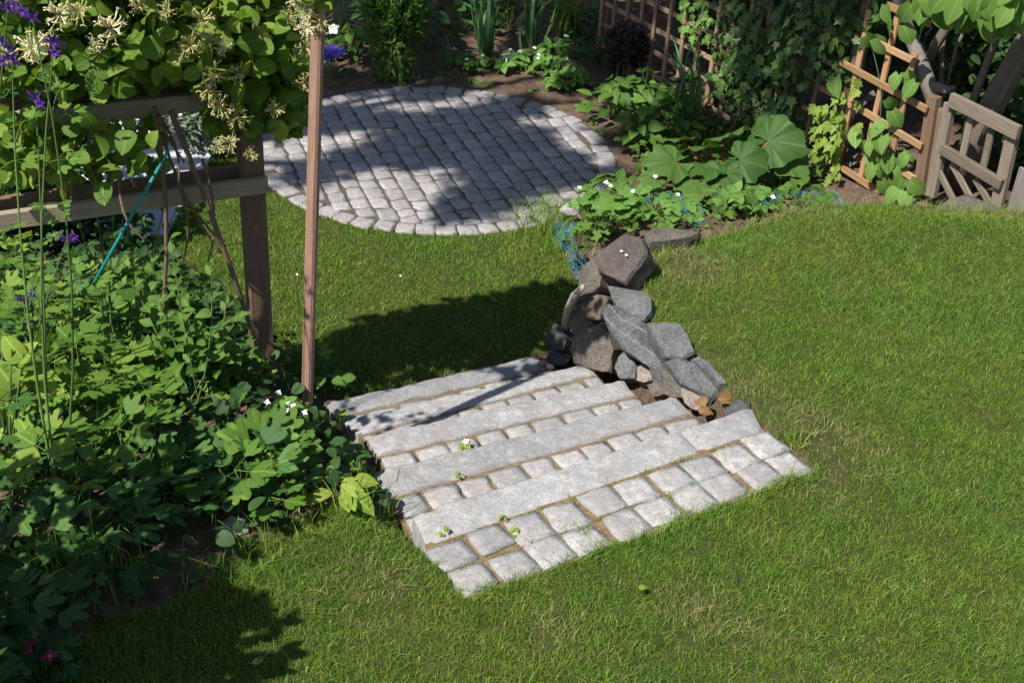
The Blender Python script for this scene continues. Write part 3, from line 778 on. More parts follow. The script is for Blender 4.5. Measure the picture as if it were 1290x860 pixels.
LEAF = {
 'ovate': [lm('leaf', leaf_ovate(.58 + .06 * i, 6, .15 + .07 * i, .12 + .12 * i, .8)) for i in range(4)],
 'round': [lm('leaf', leaf_ovate(.84 + .05 * i, 6, .10 + .08 * i, .1 + .12 * i, .55)) for i in range(4)],
 'lance': [lm('leaf', leaf_ovate(.27 + .03 * i, 6, .25, .2 + .2 * i, .9)) for i in range(3)],
 'heart': [lm('leaf', leaf_ovate(.80 + .04 * i, 6, .18 + .08 * i, .2 + .12 * i, .75, .14)) for i in range(3)],
 'columbine': variants('leaf', columbine, 5), 'tri': variants('leaf', trifoliate, 3), 'ivy': [lm('leaf', ivyshape())],
 'rhubarb': variants('leaf', rhubarb, 4), 'strap': [lm('leaf', strap(8, .055, b)) for b in (.15, .5, .9, 1.4)],
 'palm': [lm('leaf', leaf_fan(lobed(2.5, 5, .32, 27, .62, .04), .55, .12 + .05 * i, .03)) for i in range(3)],
}
def star(n, r0, seed, W=.35, cone=.5):
    r = np.random.default_rng(seed); P = []
    for i in range(n):
        a = 2 * math.pi * i / n + r.normal(0, .15); e = cone + r.normal(0, .15)
        lf = leaf_ovate(W, 4, .2, .3, .7); d = np.array([math.cos(a) * math.cos(e), math.sin(a) * math.cos(e), math.sin(e)])
        P.append(xf(lf, frame(d, [0, 0, 1]), d * r0 * .1, r0 * r.uniform(.85, 1.1)))
    return joinparts(P)
def honeyflower(seed):
    r = np.random.default_rng(seed); mb = MB()
    for i in range(24):
        d = unit(r.normal(0, 1, 3) + [0, 0, .5]); L = r.uniform(.4, .9); c = unit(r.normal(0, 1, 3))
        p = [d * .08, d * L * .6 + c * .04, d * L * .85 + c * .12]
        tube(mb, p, [.020, .028, .042], 4)
        for k in range(2):
            e = p[2] + unit(d * .3 + unit(r.normal(0, 1, 3)) * .9) * .22
            tube(mb, [p[2], (p[2] + e) / 2 + c * .05, e - c * .06], [.045, .034, .006], 3)
    return np.concatenate(mb.v), mb.f
FLOWER = {'honey': [lm('flower', honeyflower(i)) for i in range(4)], 'star5': [lm('flower', star(5, 1, i, .75, .35)) for i in range(2)],
          'columbine': [lm('flower', joinparts([star(5, 1, i, .5, .25), xf(star(5, .8, i + 9, .5, 1.0), np.eye(3), np.array([0, 0, -.1]), .8)])) for i in range(3)],
          'pansy': [lm('flower', star(6, 1, i, 1.0, .3)) for i in range(2)]}

_c = MB(); tube(_c, [(0, 0, 0), (0, 0, .12), (0, 0, .24)], [.2, .24, .10], 7); CENTRE = _c.mesh('flower_centre')
P_YELLOW = mat_leaf('flower_centre', (.55, .42, .05), (.60, .48, .08), None, .1)
def leafobj(parent, org, kind, mat, p, d, nrm, size, name='leaf'):
    me = random.choice(LEAF[kind] if name == 'leaf' else FLOWER[kind])
    o = put(name, me, mat, parent, M4(frame(d, nrm), np.asarray(p) - org, size))
    if kind == 'star5': put('flower_centre', CENTRE, P_YELLOW, o)
    return o
def mass(name, vf, P, D, Nn, sz, mat, parent=None, org=(0, 0, 0)):
    """many small leaves in one mesh"""
    v, f = vf; v = np.asarray(v); n = len(P)
    D = D / (np.linalg.norm(D, axis=1, keepdims=True) + 1e-9); X = np.cross(D, Nn); X /= np.linalg.norm(X, axis=1, keepdims=True) + 1e-9; Z = np.cross(X, D)
    V = (P[:, None, :] + sz[:, None, None] * (v[None, :, 0, None] * X[:, None, :] + v[None, :, 1, None] * D[:, None, :] + v[None, :, 2, None] * Z[:, None, :])) - np.asarray(org)
    T = []
    for q in f:
        for k in range(1, len(q) - 1): T.append((q[0], q[k], q[k + 1]))
    T = np.array(T)
    Fc = (np.arange(n)[:, None, None] * len(v) + T[None]).reshape(-1, 3)
    o = put(name, mesh_np(name, V.reshape(-1, 3), Fc, 3, True), mat, parent)
    o['kind'] = 'stuff'
    return o
def rdir(n, upb=.2):
    d = rng.normal(0, 1, (n, 3)); d[:, 2] += upb; return d / np.linalg.norm(d, axis=1, keepdims=True)
def cloud(c, r, n):
    d = rdir(n, 0); return np.asarray(c) + d * np.asarray(r) * (rng.uniform(.25, 1, n) ** .45)[:, None]

def dome_plant(name, label, cat, base, kind, mat, n, height, spread, size, group=None, stem=STEM_G, flowers=None, upright=.5, lean=(0, 0), stemr=.0025):
    """a clump of stalked leaves rising from one root"""
    base = np.asarray(base, float); t = thing(name, label, cat, base, group); mb = MB()
    for i in range(n):
        a = i * 2.4 + random.gauss(0, .4); r = spread * math.sqrt((i + .5) / n) * random.uniform(.8, 1.15)
        p = np.array([math.cos(a) * r + lean[0] * height, math.sin(a) * r + lean[1] * height, height * (1 - .55 * (r / spread) ** 2) * random.uniform(.7, 1.08)])
        tube(mb, arc((math.cos(a) * .015, math.sin(a) * .015, 0), p, (0, 0, height * .08), 4), stemr, 3, False)
        d = np.array([math.cos(a), math.sin(a), random.uniform(-.25, .35)]); nrm = np.array([math.cos(a) * .55 - .1, math.sin(a) * .55 - .2, 1.0]) + rng.normal(0, .42, 3)
        s_ = size * random.uniform(.6, 1.3)
        leafobj(t, 0, kind, mat, p - d / np.linalg.norm(d) * s_ * .3, d, nrm, s_)
    if flowers:
        fk, fm, fn, fs, fh = flowers
        for i in range(fn):
            a = random.uniform(0, 6.28); r = spread * random.uniform(.1, .9)
            p = np.array([math.cos(a) * r, math.sin(a) * r, height * fh * random.uniform(.9, 1.15)])
            tube(mb, arc((0, 0, 0), p, (0, 0, .02), 4), stemr * .8, 3, False)
            leafobj(t, 0, fk, fm, p, (1, random.gauss(0, .3), 0), (-.3, -.5, .8), fs * random.uniform(.85, 1.15), 'flower')
    put('stem', mb.mesh('stem'), stem, t)
    return t
def strap_plant(name, label, cat, base, mat, n, height, W, group=None, bends=(0, 1, 2, 3), fan=.35):
    base = np.asarray(base, float); t = thing(name, label, cat, base, group)
    for i in range(n):
        a = random.uniform(0, 6.28); tl = abs(random.gauss(0, fan)); h = height * random.uniform(.65, 1.1)
        d = np.array([math.cos(a) * math.sin(tl), math.sin(a) * math.sin(tl), math.cos(tl)])
        me = LEAF['strap'][random.choice(bends)]
        put('leaf', me, mat, t, M4(frame(d, [math.cos(a), math.sin(a), .05]), (random.gauss(0, .02), random.gauss(0, .02), -.01), (h * W, h, h)))
    return t
def bush(name, label, cat, base, rx, ry, h, n, vf, size, mat, group=None, stems=5, stemmat=W_TWIG, low=.1, lobes=5):
    base = np.asarray(base, float); t = thing(name, label, cat, base, group); mb = MB(); P = []
    for k in range(lobes):
        c = np.array([random.gauss(0, .4) * rx, random.gauss(0, .4) * ry, h * random.uniform(.35 + low, .8)])
        P.append(cloud(c, (rx * .62, ry * .62, h * .33), n // lobes))
    P = np.concatenate(P); P[:, 2] = np.abs(P[:, 2])
    m = len(P); D = P - [0, 0, h * .3]; D = D / np.linalg.norm(D, axis=1, keepdims=True) + rdir(m, 0) * .8
    Nn = D * .3 + rdir(m, 0) * .6 + np.array([-.25, -.3, .7])
    mass('foliage', vf, P, D, Nn, size * rng.uniform(.65, 1.25, m), mat, t)
    for k in range(stems):
        e = P[random.randrange(m)] * .9
        tube(mb, arc((random.gauss(0, .03), random.gauss(0, .03), -.03), e, (random.gauss(0, .03), random.gauss(0, .03), h * .05), 5), [.012, .010, .008, .006, .003], 5, False)
    put('stem', mb.mesh('stem'), stemmat, t)
    return t
def gz(x, y): return float(ground_z(np.array([x]), np.array([y]))[0])
def gpos(px, py):
    """ground point under a pixel"""
    z = -.3
    for _ in range(25):
        p = at(px, py, z); z = .5 * z + .5 * gz(p[0], p[1])
    return at(px, py, z)

# ------------------------------------------------------------------ rail fence on the left with its climbing honeysuckle
POSTB = at(331, 468, -.33)
def on_vertical(b, py):
    lo, hi = -1.0, 2.5
    for _ in range(40):
        m = (lo + hi) / 2; v = np.array([b[0], b[1], m]) - EYE
        y = 430 - F * (v @ UU) / (v @ FWD)
        if y > py: lo = m
        else: hi = m
    return (lo + hi) / 2
Z1, Z2 = on_vertical(POSTB, 226), on_vertical(POSTB, 113)
LR = at(46, 263, Z1); FD = unit((LR - POSTB) * [1, 1, 0]); FN = np.array([-FD[1], FD[0], 0]); FN = FN if FN[1] < 0 else -FN
fence = thing('rail_fence', 'brown timber post and rail fence overgrown with honeysuckle', 'fence', POSTB)
board('post', POSTB - [0, 0, .25], POSTB + [0, 0, Z2 - POSTB[2] + .22], .095, .095, W_POST, fence, POSTB, up=FD)
for zz in (Z1, Z2):
    p = POSTB + [0, 0, zz - POSTB[2]] + FN * .0
    board('rail', p + FN * .066 + FD * -.05, p + FN * .066 + FD * 3.2, .075, .034, W_RAIL, fence, POSTB)
    board('rail', p - FN * .066 + FD * -.05 + [0, 0, .004], p - FN * .066 + FD * 3.2, .075, .034, W_POST, fence, POSTB)
for s_ in (1.55, 3.1):
    p = POSTB + FD * s_; board('post', p - [0, 0, .3], p + [0, 0, Z2 - POSTB[2] + .2], .095, .095, W_POST, fence, POSTB, up=FD)

FP0 = POSTB + FN * .14
honey = thing('honeysuckle_vine', 'honeysuckle with cream and yellow flowers scrambling over the rail fence', 'climbing plant', POSTB + FD * .5)
HO = np.array(honey.location)
def hp(px, py, off=0.0): return at_plane(px, py, FP0 + FN * off, FN)
hs = MB()
HL = []
hx = [(20, 330, -40, 105), (240, 390, -40, 130), (20, 200, 60, 104), (250, 380, 60, 165), (90, 330, -60, 60), (150, 300, 40, 110), (280, 375, 0, 110)]
for k in range(250):
    a = hx[k % len(hx)]; px, py = random.uniform(a[0], a[1]), random.uniform(a[2], a[3])
    if 190 < px < 265 and 95 < py < 210: continue
    p = hp(px, py, random.uniform(-.05, .22)); HL.append(p)
for px, py in [(105, 140), (132, 130), (150, 125), (125, 118), (140, 95), (160, 85), (290, 85), (310, 80), (330, 50), (345, 60), (318, 65), (325, 30), (180, 60), (200, 50), (215, 65), (190, 45), (195, 20), (165, 165), (150, 180), (190, 185), (120, 170), (100, 190), (175, 205), (155, 215), (130, 230), (335, 10), (300, 20)]:
    HL.append(hp(px, py, .24))
for i, p in enumerate(HL):
    d = unit(np.array([random.gauss(0, 1), random.gauss(-.3, .6), random.gauss(-.1, .6)])); nrm = np.array([-.45, -.55, .75]) + rng.normal(0, .45, 3)
    leafobj(honey, HO, 'round', L_HONEY, p, d, nrm, random.uniform(.055, .10))
# dense inner leaves, twigs
Q = []
for (x0, x1, y0, y1, n) in [(-30, 385, -60, 95, 1500), (-30, 250, 60, 108, 380), (265, 385, 80, 165, 420), (90, 200, 150, 225, 110), (-20, 100, 150, 230, 160), (-60, 400, -140, -60, 1000)]:
    for _ in range(n): Q.append(hp(random.uniform(x0, x1), random.uniform(y0, y1), random.uniform(-.3, .08)))
Q = np.array(Q); m = len(Q)
mass('foliage', VF['round'], Q, rdir(m, -.2), rdir(m, .3) + np.array([-.4, -.5, .6]), rng.uniform(.045, .09, m), L_HONEY, honey, HO)
for (a, b) in [((195, 140), (225, 230)), ((200, 145), (240, 215)), ((225, 230), (230, 330)), ((180, 150), (170, 235)), ((115, 150), (130, 240)), ((60, 180), (90, 250)), ((205, 170), (280, 320)), ((150, 210), (180, 300)), ((228, 240), (285, 310)), ((255, 200), (262, 330)), ((100, 20), (200, 60)), ((200, 60), (330, 100)), ((320, 30), (330, 180)), ((215, 0), (205, 50))]:
    A, B = hp(*a, random.uniform(0, .12)), hp(*b, random.uniform(0, .12))
    tube(hs, arc(A, B, rng.normal(0, .025, 3), 7), [.007, .0065, .006, .006, .005, .0045, .004], 5, False)
st = MB()
tube(st, arc(POSTB + FN * .1 + [0, 0, -.05], hp(215, 140, .05), rng.normal(0, .08, 3), 8), .011, 6, False); tube(st, arc(POSTB + FD * .6 + FN * .1 + [0, 0, -.1], hp(195, 135, .05), (.08, 0, 0), 8), .009, 6, False)
for mbx in (hs, st): mbx.v = [v - HO for v in mbx.v]
put('stem', st.mesh('stem'), W_TWIG, honey); put('twig', hs.mesh('twig'), W_TWIG, honey)
for (px, py, s_, mt) in [(140, 35, .085, P_CREAM), (75, 18, .075, P_CREAM), (40, 62, .08, P_CREAM), (100, 15, .07, P_FADED), (60, 50, .05, P_CREAM), (120, 55, .05, P_CREAM), (10, 70, .05, P_CREAM),
        (255, 25, .07, P_FADED), (240, 58, .07, P_FADED), (262, 50, .06, P_FADED), (225, 70, .055, P_FADED), (270, 95, .065, P_FADED), (262, 115, .06, P_FADED), (275, 135, .07, P_FADED), (298, 148, .07, P_FADED), (300, 92, .05, P_CREAM), (385, 60, .07, P_FADED), (382, 105, .055, P_FADED), (345, 138, .06, P_FADED), (290, 180, .06, P_FADED), (275, 185, .05, P_FADED), (315, 195, .045, P_FADED), (365, 20, .05, P_FADED), (210, 15, .055, P_FADED), (175, 8, .05, P_FADED), (385, 35, .045, P_CREAM), (282, 60, .05, P_CREAM)]:
    leafobj(honey, HO, 'honey', mt, hp(px, py, .25), (1, random.gauss(0, .3), random.gauss(0, .3)), (-.3, -.7, .5), s_, 'flower')
# reddish pole with a honeysuckle tuft at its head
PB = at(382, 514, -.03); PB[2] = gz(PB[0], PB[1]) - .02
PT = at_plane(403, -60, PB, np.array([0, 1., 0]))
pole = thing('wooden_pole', 'slim reddish square wooden pole leaning in the bed beside the steps', 'pole', PB)
board('shaft', PB - [0, 0, .2], PT, .042, .036, W_POLE, pole, PB, up=(1, -.35, 0), bev=.007)
put('tip', board('tip', PT + unit(PT - PB) * .002, PT + unit(PT - PB) * .03, .03, .026, W_POLE, pole, PB, up=(1, -.35, 0), bev=.006).data, W_POLE, pole) if False else None
tuft = thing('honeysuckle_spray', 'small spray of cream honeysuckle flowers wound round the pole head', 'climbing plant', PT - unit(PT - PB) * .12)
TO = np.array(tuft.location); tm = MB()
for k in range(6): leafobj(tuft, 0, 'honey', P_CREAM if k < 4 else P_FADED, rng.normal(0, .03, 3) + np.array([-.01, -.05, -.06]), (1, 0, .2), (-.3, -.7, .5), random.uniform(.04, .06), 'flower')
for k in range(14): leafobj(tuft, 0, 'round', L_HONEY, rng.normal(0, .06, 3) + np.array([-.02, -.03, .03]), rng.normal(0, 1, 3), np.array([-.4, -.5, .7]) + rng.normal(0, .4, 3), random.uniform(.05, .08))
Q = np.concatenate([cloud((-.02, .0, .12), (.14, .12, .10), 45), cloud((-.3, -.05, .22), (.2, .16, .1), 50), cloud((-.6, -.2, .30), (.3, .2, .08), 110)]); m = len(Q)
mass('foliage', VF['round'], Q, rdir(m, -.2), rdir(m, .3) + np.array([-.4, -.5, .6]), rng.uniform(.05, .085, m), L_HONEY, tuft)
tube(tm, [np.array([.03 * math.cos(k), .03 * math.sin(k), -.15 + .04 * k]) for k in range(8)], .004, 4); put('stem', tm.mesh('stem'), W_TWIG, tuft)
cm = MB(); ca, cb = hp(212, 190, .16), hp(140, 318, .24)
tube(cm, [ca, (ca + cb) / 2, cb + (cb - ca) * .3], [.007, .007, .007], 8)
tag(put('garden_cane', cm.mesh('garden_cane'), M_TEAL), 'teal plastic-coated garden cane slanting against the lower fence rail', 'cane')
# ------------------------------------------------------------------ paving and silvery plants behind the fence
pv = MB(); PVP = [(-6.0, 5.9), (-2.32, 6.15), (-2.36, 7.2), (-2.6, 8.35), (-6.0, 8.6)]
pave = bpy.data.objects.new('paving', None); COL.objects.link(pave); pave.location = (-4.2, 7.2, LOW); pave['kind'] = 'structure'; pave['label'] = 'pale paving slabs behind the rail fence'
for i in range(4):
    for j in range(4):
        x, y = -3.75 + i * .47, 6.95 + j * .47
        put('paving_slab', mesh_from('paving_slab', [(sx * .231, sy * .231, z) for z in (.03, -.03) for sx, sy in ((-1, -1), (1, -1), (1, 1), (-1, 1))], [(0, 1, 2, 3), (7, 6, 5, 4), (0, 4, 5, 1), (1, 5, 6, 2), (2, 6, 7, 3), (3, 7, 4, 0)]), M_SLAB, pave, loc=(x + 4.2 - .0, y - 7.2, .01 + random.gauss(0, .002)))
b = at(232, 185, LOW)
sv = bush('silver_plant', 'silvery grey-leaved plant with tiny white flowers behind the rail fence', 'plant', b, .36, .3, .34, 1900, VF['lance'], .07, L_SILVER, low=-.1, lobes=6)
for k in range(40):
    leafobj(sv, 0, 'star5', P_WHITE, (random.gauss(0, .2), random.gauss(-.05, .15), random.uniform(.2, .42)), (1, 0, 0), (-.3, -.5, .8), .016, 'flower')

bush('dark_shrub', 'dim leafy shrub behind the rail fence beside the pale paving', 'shrub', at(35, 290, LOW), .62, .45, 1.05, 3400, VF['ovate'], .075, L_DARK, stems=7, low=-.3, lobes=8)
# ------------------------------------------------------------------ left bed
BG = 'columbine clumps in the left bed'
spots = [(20, 560, .38), (75, 600, .38), (125, 640, .3), (45, 680, .26), (100, 700, .2), (160, 590, .34), (120, 540, .38), (60, 520, .4), (300, 600, .2), (335, 585, .22), (10, 640, .3), (200, 560, .28), (150, 490, .36), (90, 460, .42), (20, 470, .42), (30, 780, .2), (215, 610, .22), (255, 570, .2), (110, 480, .4), (180, 520, .3), (50, 430, .5), (10, 420, .62), (60, 445, .6), (115, 435, .52), (165, 440, .45), (30, 390, .62), (90, 400, .55), (140, 400, .5)]
for (px, py, h) in spots:
    b = gpos(px, py + 45); edge = py > 590
    lab = 'columbine clump with rounded lobed leaves at the lawn side of the left bed' if edge else 'tall columbine clump with rounded lobed leaves near the lower fence rail' if h > .37 else 'columbine clump with rounded lobed leaves in the middle of the left bed'
    dome_plant('columbine', lab, 'plant', b, 'columbine', random.choice((L_COLUMB, L_COLUMB, L_COLUMB2, L_COLUMB2, L_COLUMB3)) if py < 610 else L_COLUMB2, random.randint(8, 14) if not edge else 7, h * random.uniform(.85, 1.15), random.uniform(.16, .23), random.uniform(.13, .175), BG)
for i, (px, py, h, tx, ty, lab, fl) in enumerate([(60, 560, .95, 45, 130, 'tall columbine with the lowest violet flower in front of the upper rail', [(45, 122), (28, 375)]), (75, 590, 1.05, 60, 50, 'tall columbine carrying violet flowers among the cream honeysuckle blooms', [(68, 52), (15, 72), (40, 20)]), (20, 520, 1.1, 5, 10, 'tall columbine with dark violet flowers at the edge of the honeysuckle', [(10, 8), (2, 50), (85, 300)])]):
    b = gpos(px, py + 50); t = thing('columbine', lab, 'plant', b, 'tall flowering columbines'); mb = MB()
    PL = b + FN * .0
    for (fx, fy) in fl:
        tp = at_plane(fx, fy, b + np.array([0, .12, 0]), np.array([0, 1., 0])) - b
        pts = arc((0, 0, 0), tp, (random.gauss(0, .07), -.03, 0), 7); tube(mb, pts, [.006, .005, .005, .004, .0035, .003, .002], 5, False)
        leafobj(t, 0, 'columbine', P_VIOLET, tp, (1, 0, random.gauss(0, .2)), (-.2, -.75, -.3), .032, 'flower')
        leafobj(t, 0, 'columbine', P_VIOLET, tp + rng.normal(0, .02, 3), (0, .3, -1), (-.2, -.75, .3), .026, 'flower')
        for k in range(3):
            q = pts[3 + k]; a = random.uniform(0, 6.28)
            e = q + np.array([math.cos(a) * .07, math.sin(a) * .07, .05]); tube(mb, arc(q, e, (0, 0, .01), 4), .0018, 3, False)
            leafobj(t, 0, 'columbine', L_COLUMB, e, (math.cos(a), math.sin(a), .1), (-.2, -.4, .8), random.uniform(.06, .10))
    put('stem', mb.mesh('stem'), STEM_G, t)
# lime leaved plant
b = gpos(12, 600); t = thing('lime_leaved_plant', 'plant with large smooth lime green leaves among the columbines', 'plant', b); mb = MB()
for (px, py, dx, dy, s_) in [(12, 480, -.2, 1, .20), (30, 445, .4, .8, .15), (45, 468, 1, .3, .17), (20, 505, -1, -.3, .2), (40, 510, .7, -.8, .2), (15, 440, -.5, .8, .15), (60, 490, 1, -.2, .15), (5, 530, -.5, -1, .18), (28, 470, .1, .9, .13)]:
    p = at_plane(px, py, b + np.array([0, .05, 0]), np.array([0, 1., 0])) - b
    d = unit(RR * dx + UU * dy * .6 - FWD * .3); leafobj(t, 0, 'ovate', L_LIME, p - d * s_ * .4, d, np.array([-.25, -.5, .75]) + rng.normal(0, .3, 3), s_ * .8)
    tube(mb, arc((0, 0, 0), p, (0, 0, .02), 4), .004, 4, False)
put('stem', mb.mesh('stem'), STEM_G, t)
# glossy stems below the rail
def stemmed(name, label, cat, base, tops, leaf, mat, size, npl, group=None, stemmat=STEM_G):
    t = thing(name, label, cat, base, group); mb = MB()
    for (px, py) in tops:
        tp = at_plane(px, py, np.asarray(base) + np.array([0, random.uniform(-.05, .2), 0]), np.array([0, 1., 0])) - base
        pts = arc((random.gauss(0, .03), random.gauss(0, .03), 0), tp, (random.gauss(0, .03), random.gauss(0, .03), 0), 9)
        tube(mb, pts, np.linspace(.0045, .002, 9), 4, False)
        for k in range(npl):
            f = 1 - (k / npl) * .75; q = np.asarray(pts[0]) + (np.asarray(pts[-1]) - pts[0]) * f
            i = min(8, int(f * 8)); q = pts[i] + (pts[min(8, i + 1)] - pts[i]) * (f * 8 - i)
            a = k * 2.4 + random.gauss(0, .3); d = np.array([math.cos(a), math.sin(a), .35 if k > 1 else .9])
            leafobj(t, 0, leaf, mat, q, d, np.array([-.3, -.4, .8]) + rng.normal(0, .2, 3), size * random.uniform(.7, 1.15) * (.7 if k < 2 else 1))
    put('stem', mb.mesh('stem'), stemmat, t)
    return t
stemmed('leafy_shrub', 'glossy small-leaved shrub with upright stems under the lower fence rail', 'shrub', gpos(240, 520), [(190, 330), (215, 300), (240, 350), (265, 330), (285, 380), (230, 400), (200, 380), (255, 400), (170, 360), (280, 420), (300, 400), (215, 430)], 'ovate', L_MID, .075, 10)
stemmed('leafy_shrub', 'upright budding stems with pale green leaves crossing the lower rail', 'shrub', gpos(150, 500), [(95, 268), (120, 265), (145, 258), (210, 245), (220, 268), (160, 290), (130, 300), (110, 310)], 'ovate', L_MID, .06, 9)
bush('leafy_shrub', 'dim bushy growth between the fence post and the columbines', 'shrub', gpos(228, 505), .26, .2, .40, 900, VF['ovate'], .06, L_MID, stems=6, stemmat=STEM_G, low=-.25, lobes=6)
bush('leafy_shrub', 'dim bushy growth under the lower rail behind the tall columbines', 'shrub', gpos(165, 450), .4, .25, .5, 1500, VF['ovate'], .06, L_MID, stems=6, stemmat=STEM_G, low=-.25, lobes=6)
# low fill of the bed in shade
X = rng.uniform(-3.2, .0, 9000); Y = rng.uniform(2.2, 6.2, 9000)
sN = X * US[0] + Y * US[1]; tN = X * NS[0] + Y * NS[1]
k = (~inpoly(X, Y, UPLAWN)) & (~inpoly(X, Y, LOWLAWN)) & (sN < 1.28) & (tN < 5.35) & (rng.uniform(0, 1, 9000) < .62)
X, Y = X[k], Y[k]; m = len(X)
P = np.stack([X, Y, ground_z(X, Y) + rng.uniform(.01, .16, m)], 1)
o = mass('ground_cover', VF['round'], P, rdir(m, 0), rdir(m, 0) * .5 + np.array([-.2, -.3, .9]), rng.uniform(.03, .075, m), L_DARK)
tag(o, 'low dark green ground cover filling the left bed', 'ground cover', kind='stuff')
X = rng.uniform(-3.6, -1.2, 5200); Y = rng.uniform(5.0, 7.0, 5200); k = ~inpoly(X, Y, LOWLAWN); X, Y = X[k], Y[k]; m = len(X)
o = mass('ground_cover', VF['ovate'], np.stack([X, Y, ground_z(X, Y) + rng.uniform(.01, .22, m)], 1), rdir(m, 0), rdir(m, 0) * .6 + np.array([-.2, -.3, .9]), rng.uniform(.03, .08, m), L_DARK)
tag(o, 'dim leafy ground cover behind the rail fence', 'ground cover', kind='stuff')
# small flowering plants by the pole
for (px, py, h, mt, lab, kind, sz, fl) in [
    (365, 560, .18, L_STRAW, 'small white-flowered plant at the foot of the reddish pole', 'tri', .055, ('star5', P_WHITE, 7, .012, 1.05)),
    (420, 560, .16, L_LIME, 'yellow-green leafy plant between the pole and the lower kerbs', 'ovate', .06, None),
    (440, 600, .12, L_STRAW, 'strawberry plant hanging beside the left ends of the kerbs', 'tri', .06, None),
    (410, 500, .16, L_MID, 'green leafy clump behind the pole next to the sunken lawn', 'round', .06, None),
    (345, 600, .2, L_COLUMB, 'columbine with broad sunlit lobed leaves by the lawn edge', 'columbine', .16, None),
    (425, 625, .10, L_LIME, 'low lime leaved seedling at the bed edge by the lawn', 'ovate', .075, None),
    (380, 480, .2, L_COLUMB, 'shaded columbine between the fence post and the pole', 'columbine', .11, None),
    (445, 540, .10, L_STRAW, 'strawberry runner creeping onto the lowest kerbs', 'tri', .05, None),
    (300, 500, .22, L_COLUMB, 'dim columbine at the foot of the fence post', 'columbine', .12, None)]:
    dome_plant('small_plant', lab, 'plant', gpos(px, py), kind, mt, 16, h, .13, sz, 'small plants by the pole', flowers=fl)
b = gpos(52, 850); dome_plant('small_plant', 'low plant with a pink red bud in the dark bed corner', 'plant', b, 'tri', L_DARK, 10, .14, .12, .07, 'small plants by the pole', flowers=('star5', P_RED, 2, .022, .9))
# strawberry sprigs growing in the joints
for (px, py, h, sz, lab, fl) in [(585, 566, .03, .055, 'strawberry seedling with a white flower rooted in the third tread', ('star5', P_WHITE, 1, .014, 1.2)), (560, 672, .025, .03, 'tiny clover seedling in the corner of the top tread', None), (634, 655, .02, .03, 'tiny weed seedling in the joint below the top kerb', None), (648, 672, .02, .032, 'tiny rosette weed between two setts of the head row', None), (580, 600, .02, .03, 'wilted dark weed at the edge of the second kerb', None)]:
    b = at(px, py, -.126 * (2 if py < 590 else 1 if py < 610 else 0)); dome_plant('seedling', lab, 'weed', b, 'tri', L_LIME, 3, h, .02, sz * .7, 'weeds in the step joints', flowers=fl, stemr=.001)
# grass tufts
def tuft_at(px, py, n, r, h0, h1, label, wd=.004, dry=.1, z=None):
    b = gpos(px, py) if z is None else at(px, py, z)
    P = np.stack([rng.normal(b[0], r, n), rng.normal(b[1], r, n), np.full(n, b[2] - .005)], 1)
    o = blades(P, rng.uniform(h0, h1, n), rng.uniform(.7, 1.3, n) * wd, .45, 'grass_tuft', (rng.uniform(0, 1, n) < dry) * .7)
    tag(o, label, 'grass', 'grass tufts', 'stuff')
for a in [(95, 735, 70, .06, .15, .36, 'tall arching grass blades in front of the columbines'), (160, 725, 40, .05, .12, .26, 'thin tall grass at the corner of the dark bed'), (70, 770, 60, .05, .12, .32, 'long pale grass tuft arching out of the shady bed'), (130, 745, 30, .04, .1, .25, 'thin long grass between bed and lawn'), (320, 700, 60, .07, .08, .2, 'uncut grass along the edge of the left bed'), (430, 630, 90, .08, .06, .16, 'uncut grass beside the left end of the second kerb'), (250, 735, 80, .1, .06, .16, 'uncut grass in front of the dark bed'), (375, 650, 80, .08, .05, .14, 'uncut grass below the broad columbine'), (995, 556, 70, .035, .04, .10, 'bleached grass tuft at the right end of the top kerb'), (735, 672, 26, .012, .03, .06, 'grass sprig in the joint of the head setts', .003, .3, 0), (842, 628, 24, .015, .02, .045, 'dry grass sprig between head setts', .003, .6, 0), (480, 655, 50, .03, .05, .12, 'grass against the left end of the top kerb'), (695, 285, 460, .14, .1, .22, 'feathery light green grass clump by the patio edge'), (690, 310, 120, .1, .08, .16, 'light green grass verge below the feathery clump')]: tuft_at(*a)

n = 1500; tt = rng.uniform(0, 1, n); P2 = HEADL + (HEADR - HEADL) * tt[:, None] + _n * (rng.normal(-.012, .016, n) + .018 * np.sin(tt * 23) + .012 * np.sin(tt * 57))[:, None]
o = blades(np.stack([P2[:, 0], P2[:, 1], np.full(n, -.006)], 1), rng.uniform(.025, .062, n), rng.uniform(.0018, .0034, n), .8, 'grass_fringe', (rng.uniform(0, 1, n) < .12) * .7)
tag(o, 'grass fringe creeping over the near edge of the head setts', 'grass', 'grass tufts', 'stuff')
n = 2600; E_ = np.array([(p[0], p[1]) for p in WEDGE[4:]] + [(1.3, 6.2), (1.72, 6.40), (2.9, 6.5), (3.6, 6.5)]); L_ = np.concatenate([[0], np.cumsum(np.linalg.norm(np.diff(E_, axis=0), axis=1))]); u_ = rng.uniform(0, L_[-1], n)
X = np.interp(u_, L_, E_[:, 0]) + rng.normal(0, .03, n); Y = np.interp(u_, L_, E_[:, 1]) + rng.normal(-.01, .03, n)
o = blades(np.stack([X, Y, ground_z(X, Y) - .004], 1), rng.uniform(.03, .09, n), rng.uniform(.0018, .0034, n), .7, 'grass_fringe', (rng.uniform(0, 1, n) < .28) * .7)
tag(o, 'longer bleached grass along the rim of the terrace and stone wall', 'grass', 'grass tufts', 'stuff')
n = 420; C = [KQ[0][0] - _n * .155 + _d * x for x in np.linspace(.06, 1.5, 11)] + [KQ[0][0] - _n * .008 + _d * x for x in np.linspace(.1, 1.45, 9)]
C = np.array(C)[rng.integers(0, 20, n)] + rng.normal(0, .022, (n, 1)) * _d + rng.normal(0, .004, (n, 1)) * _n
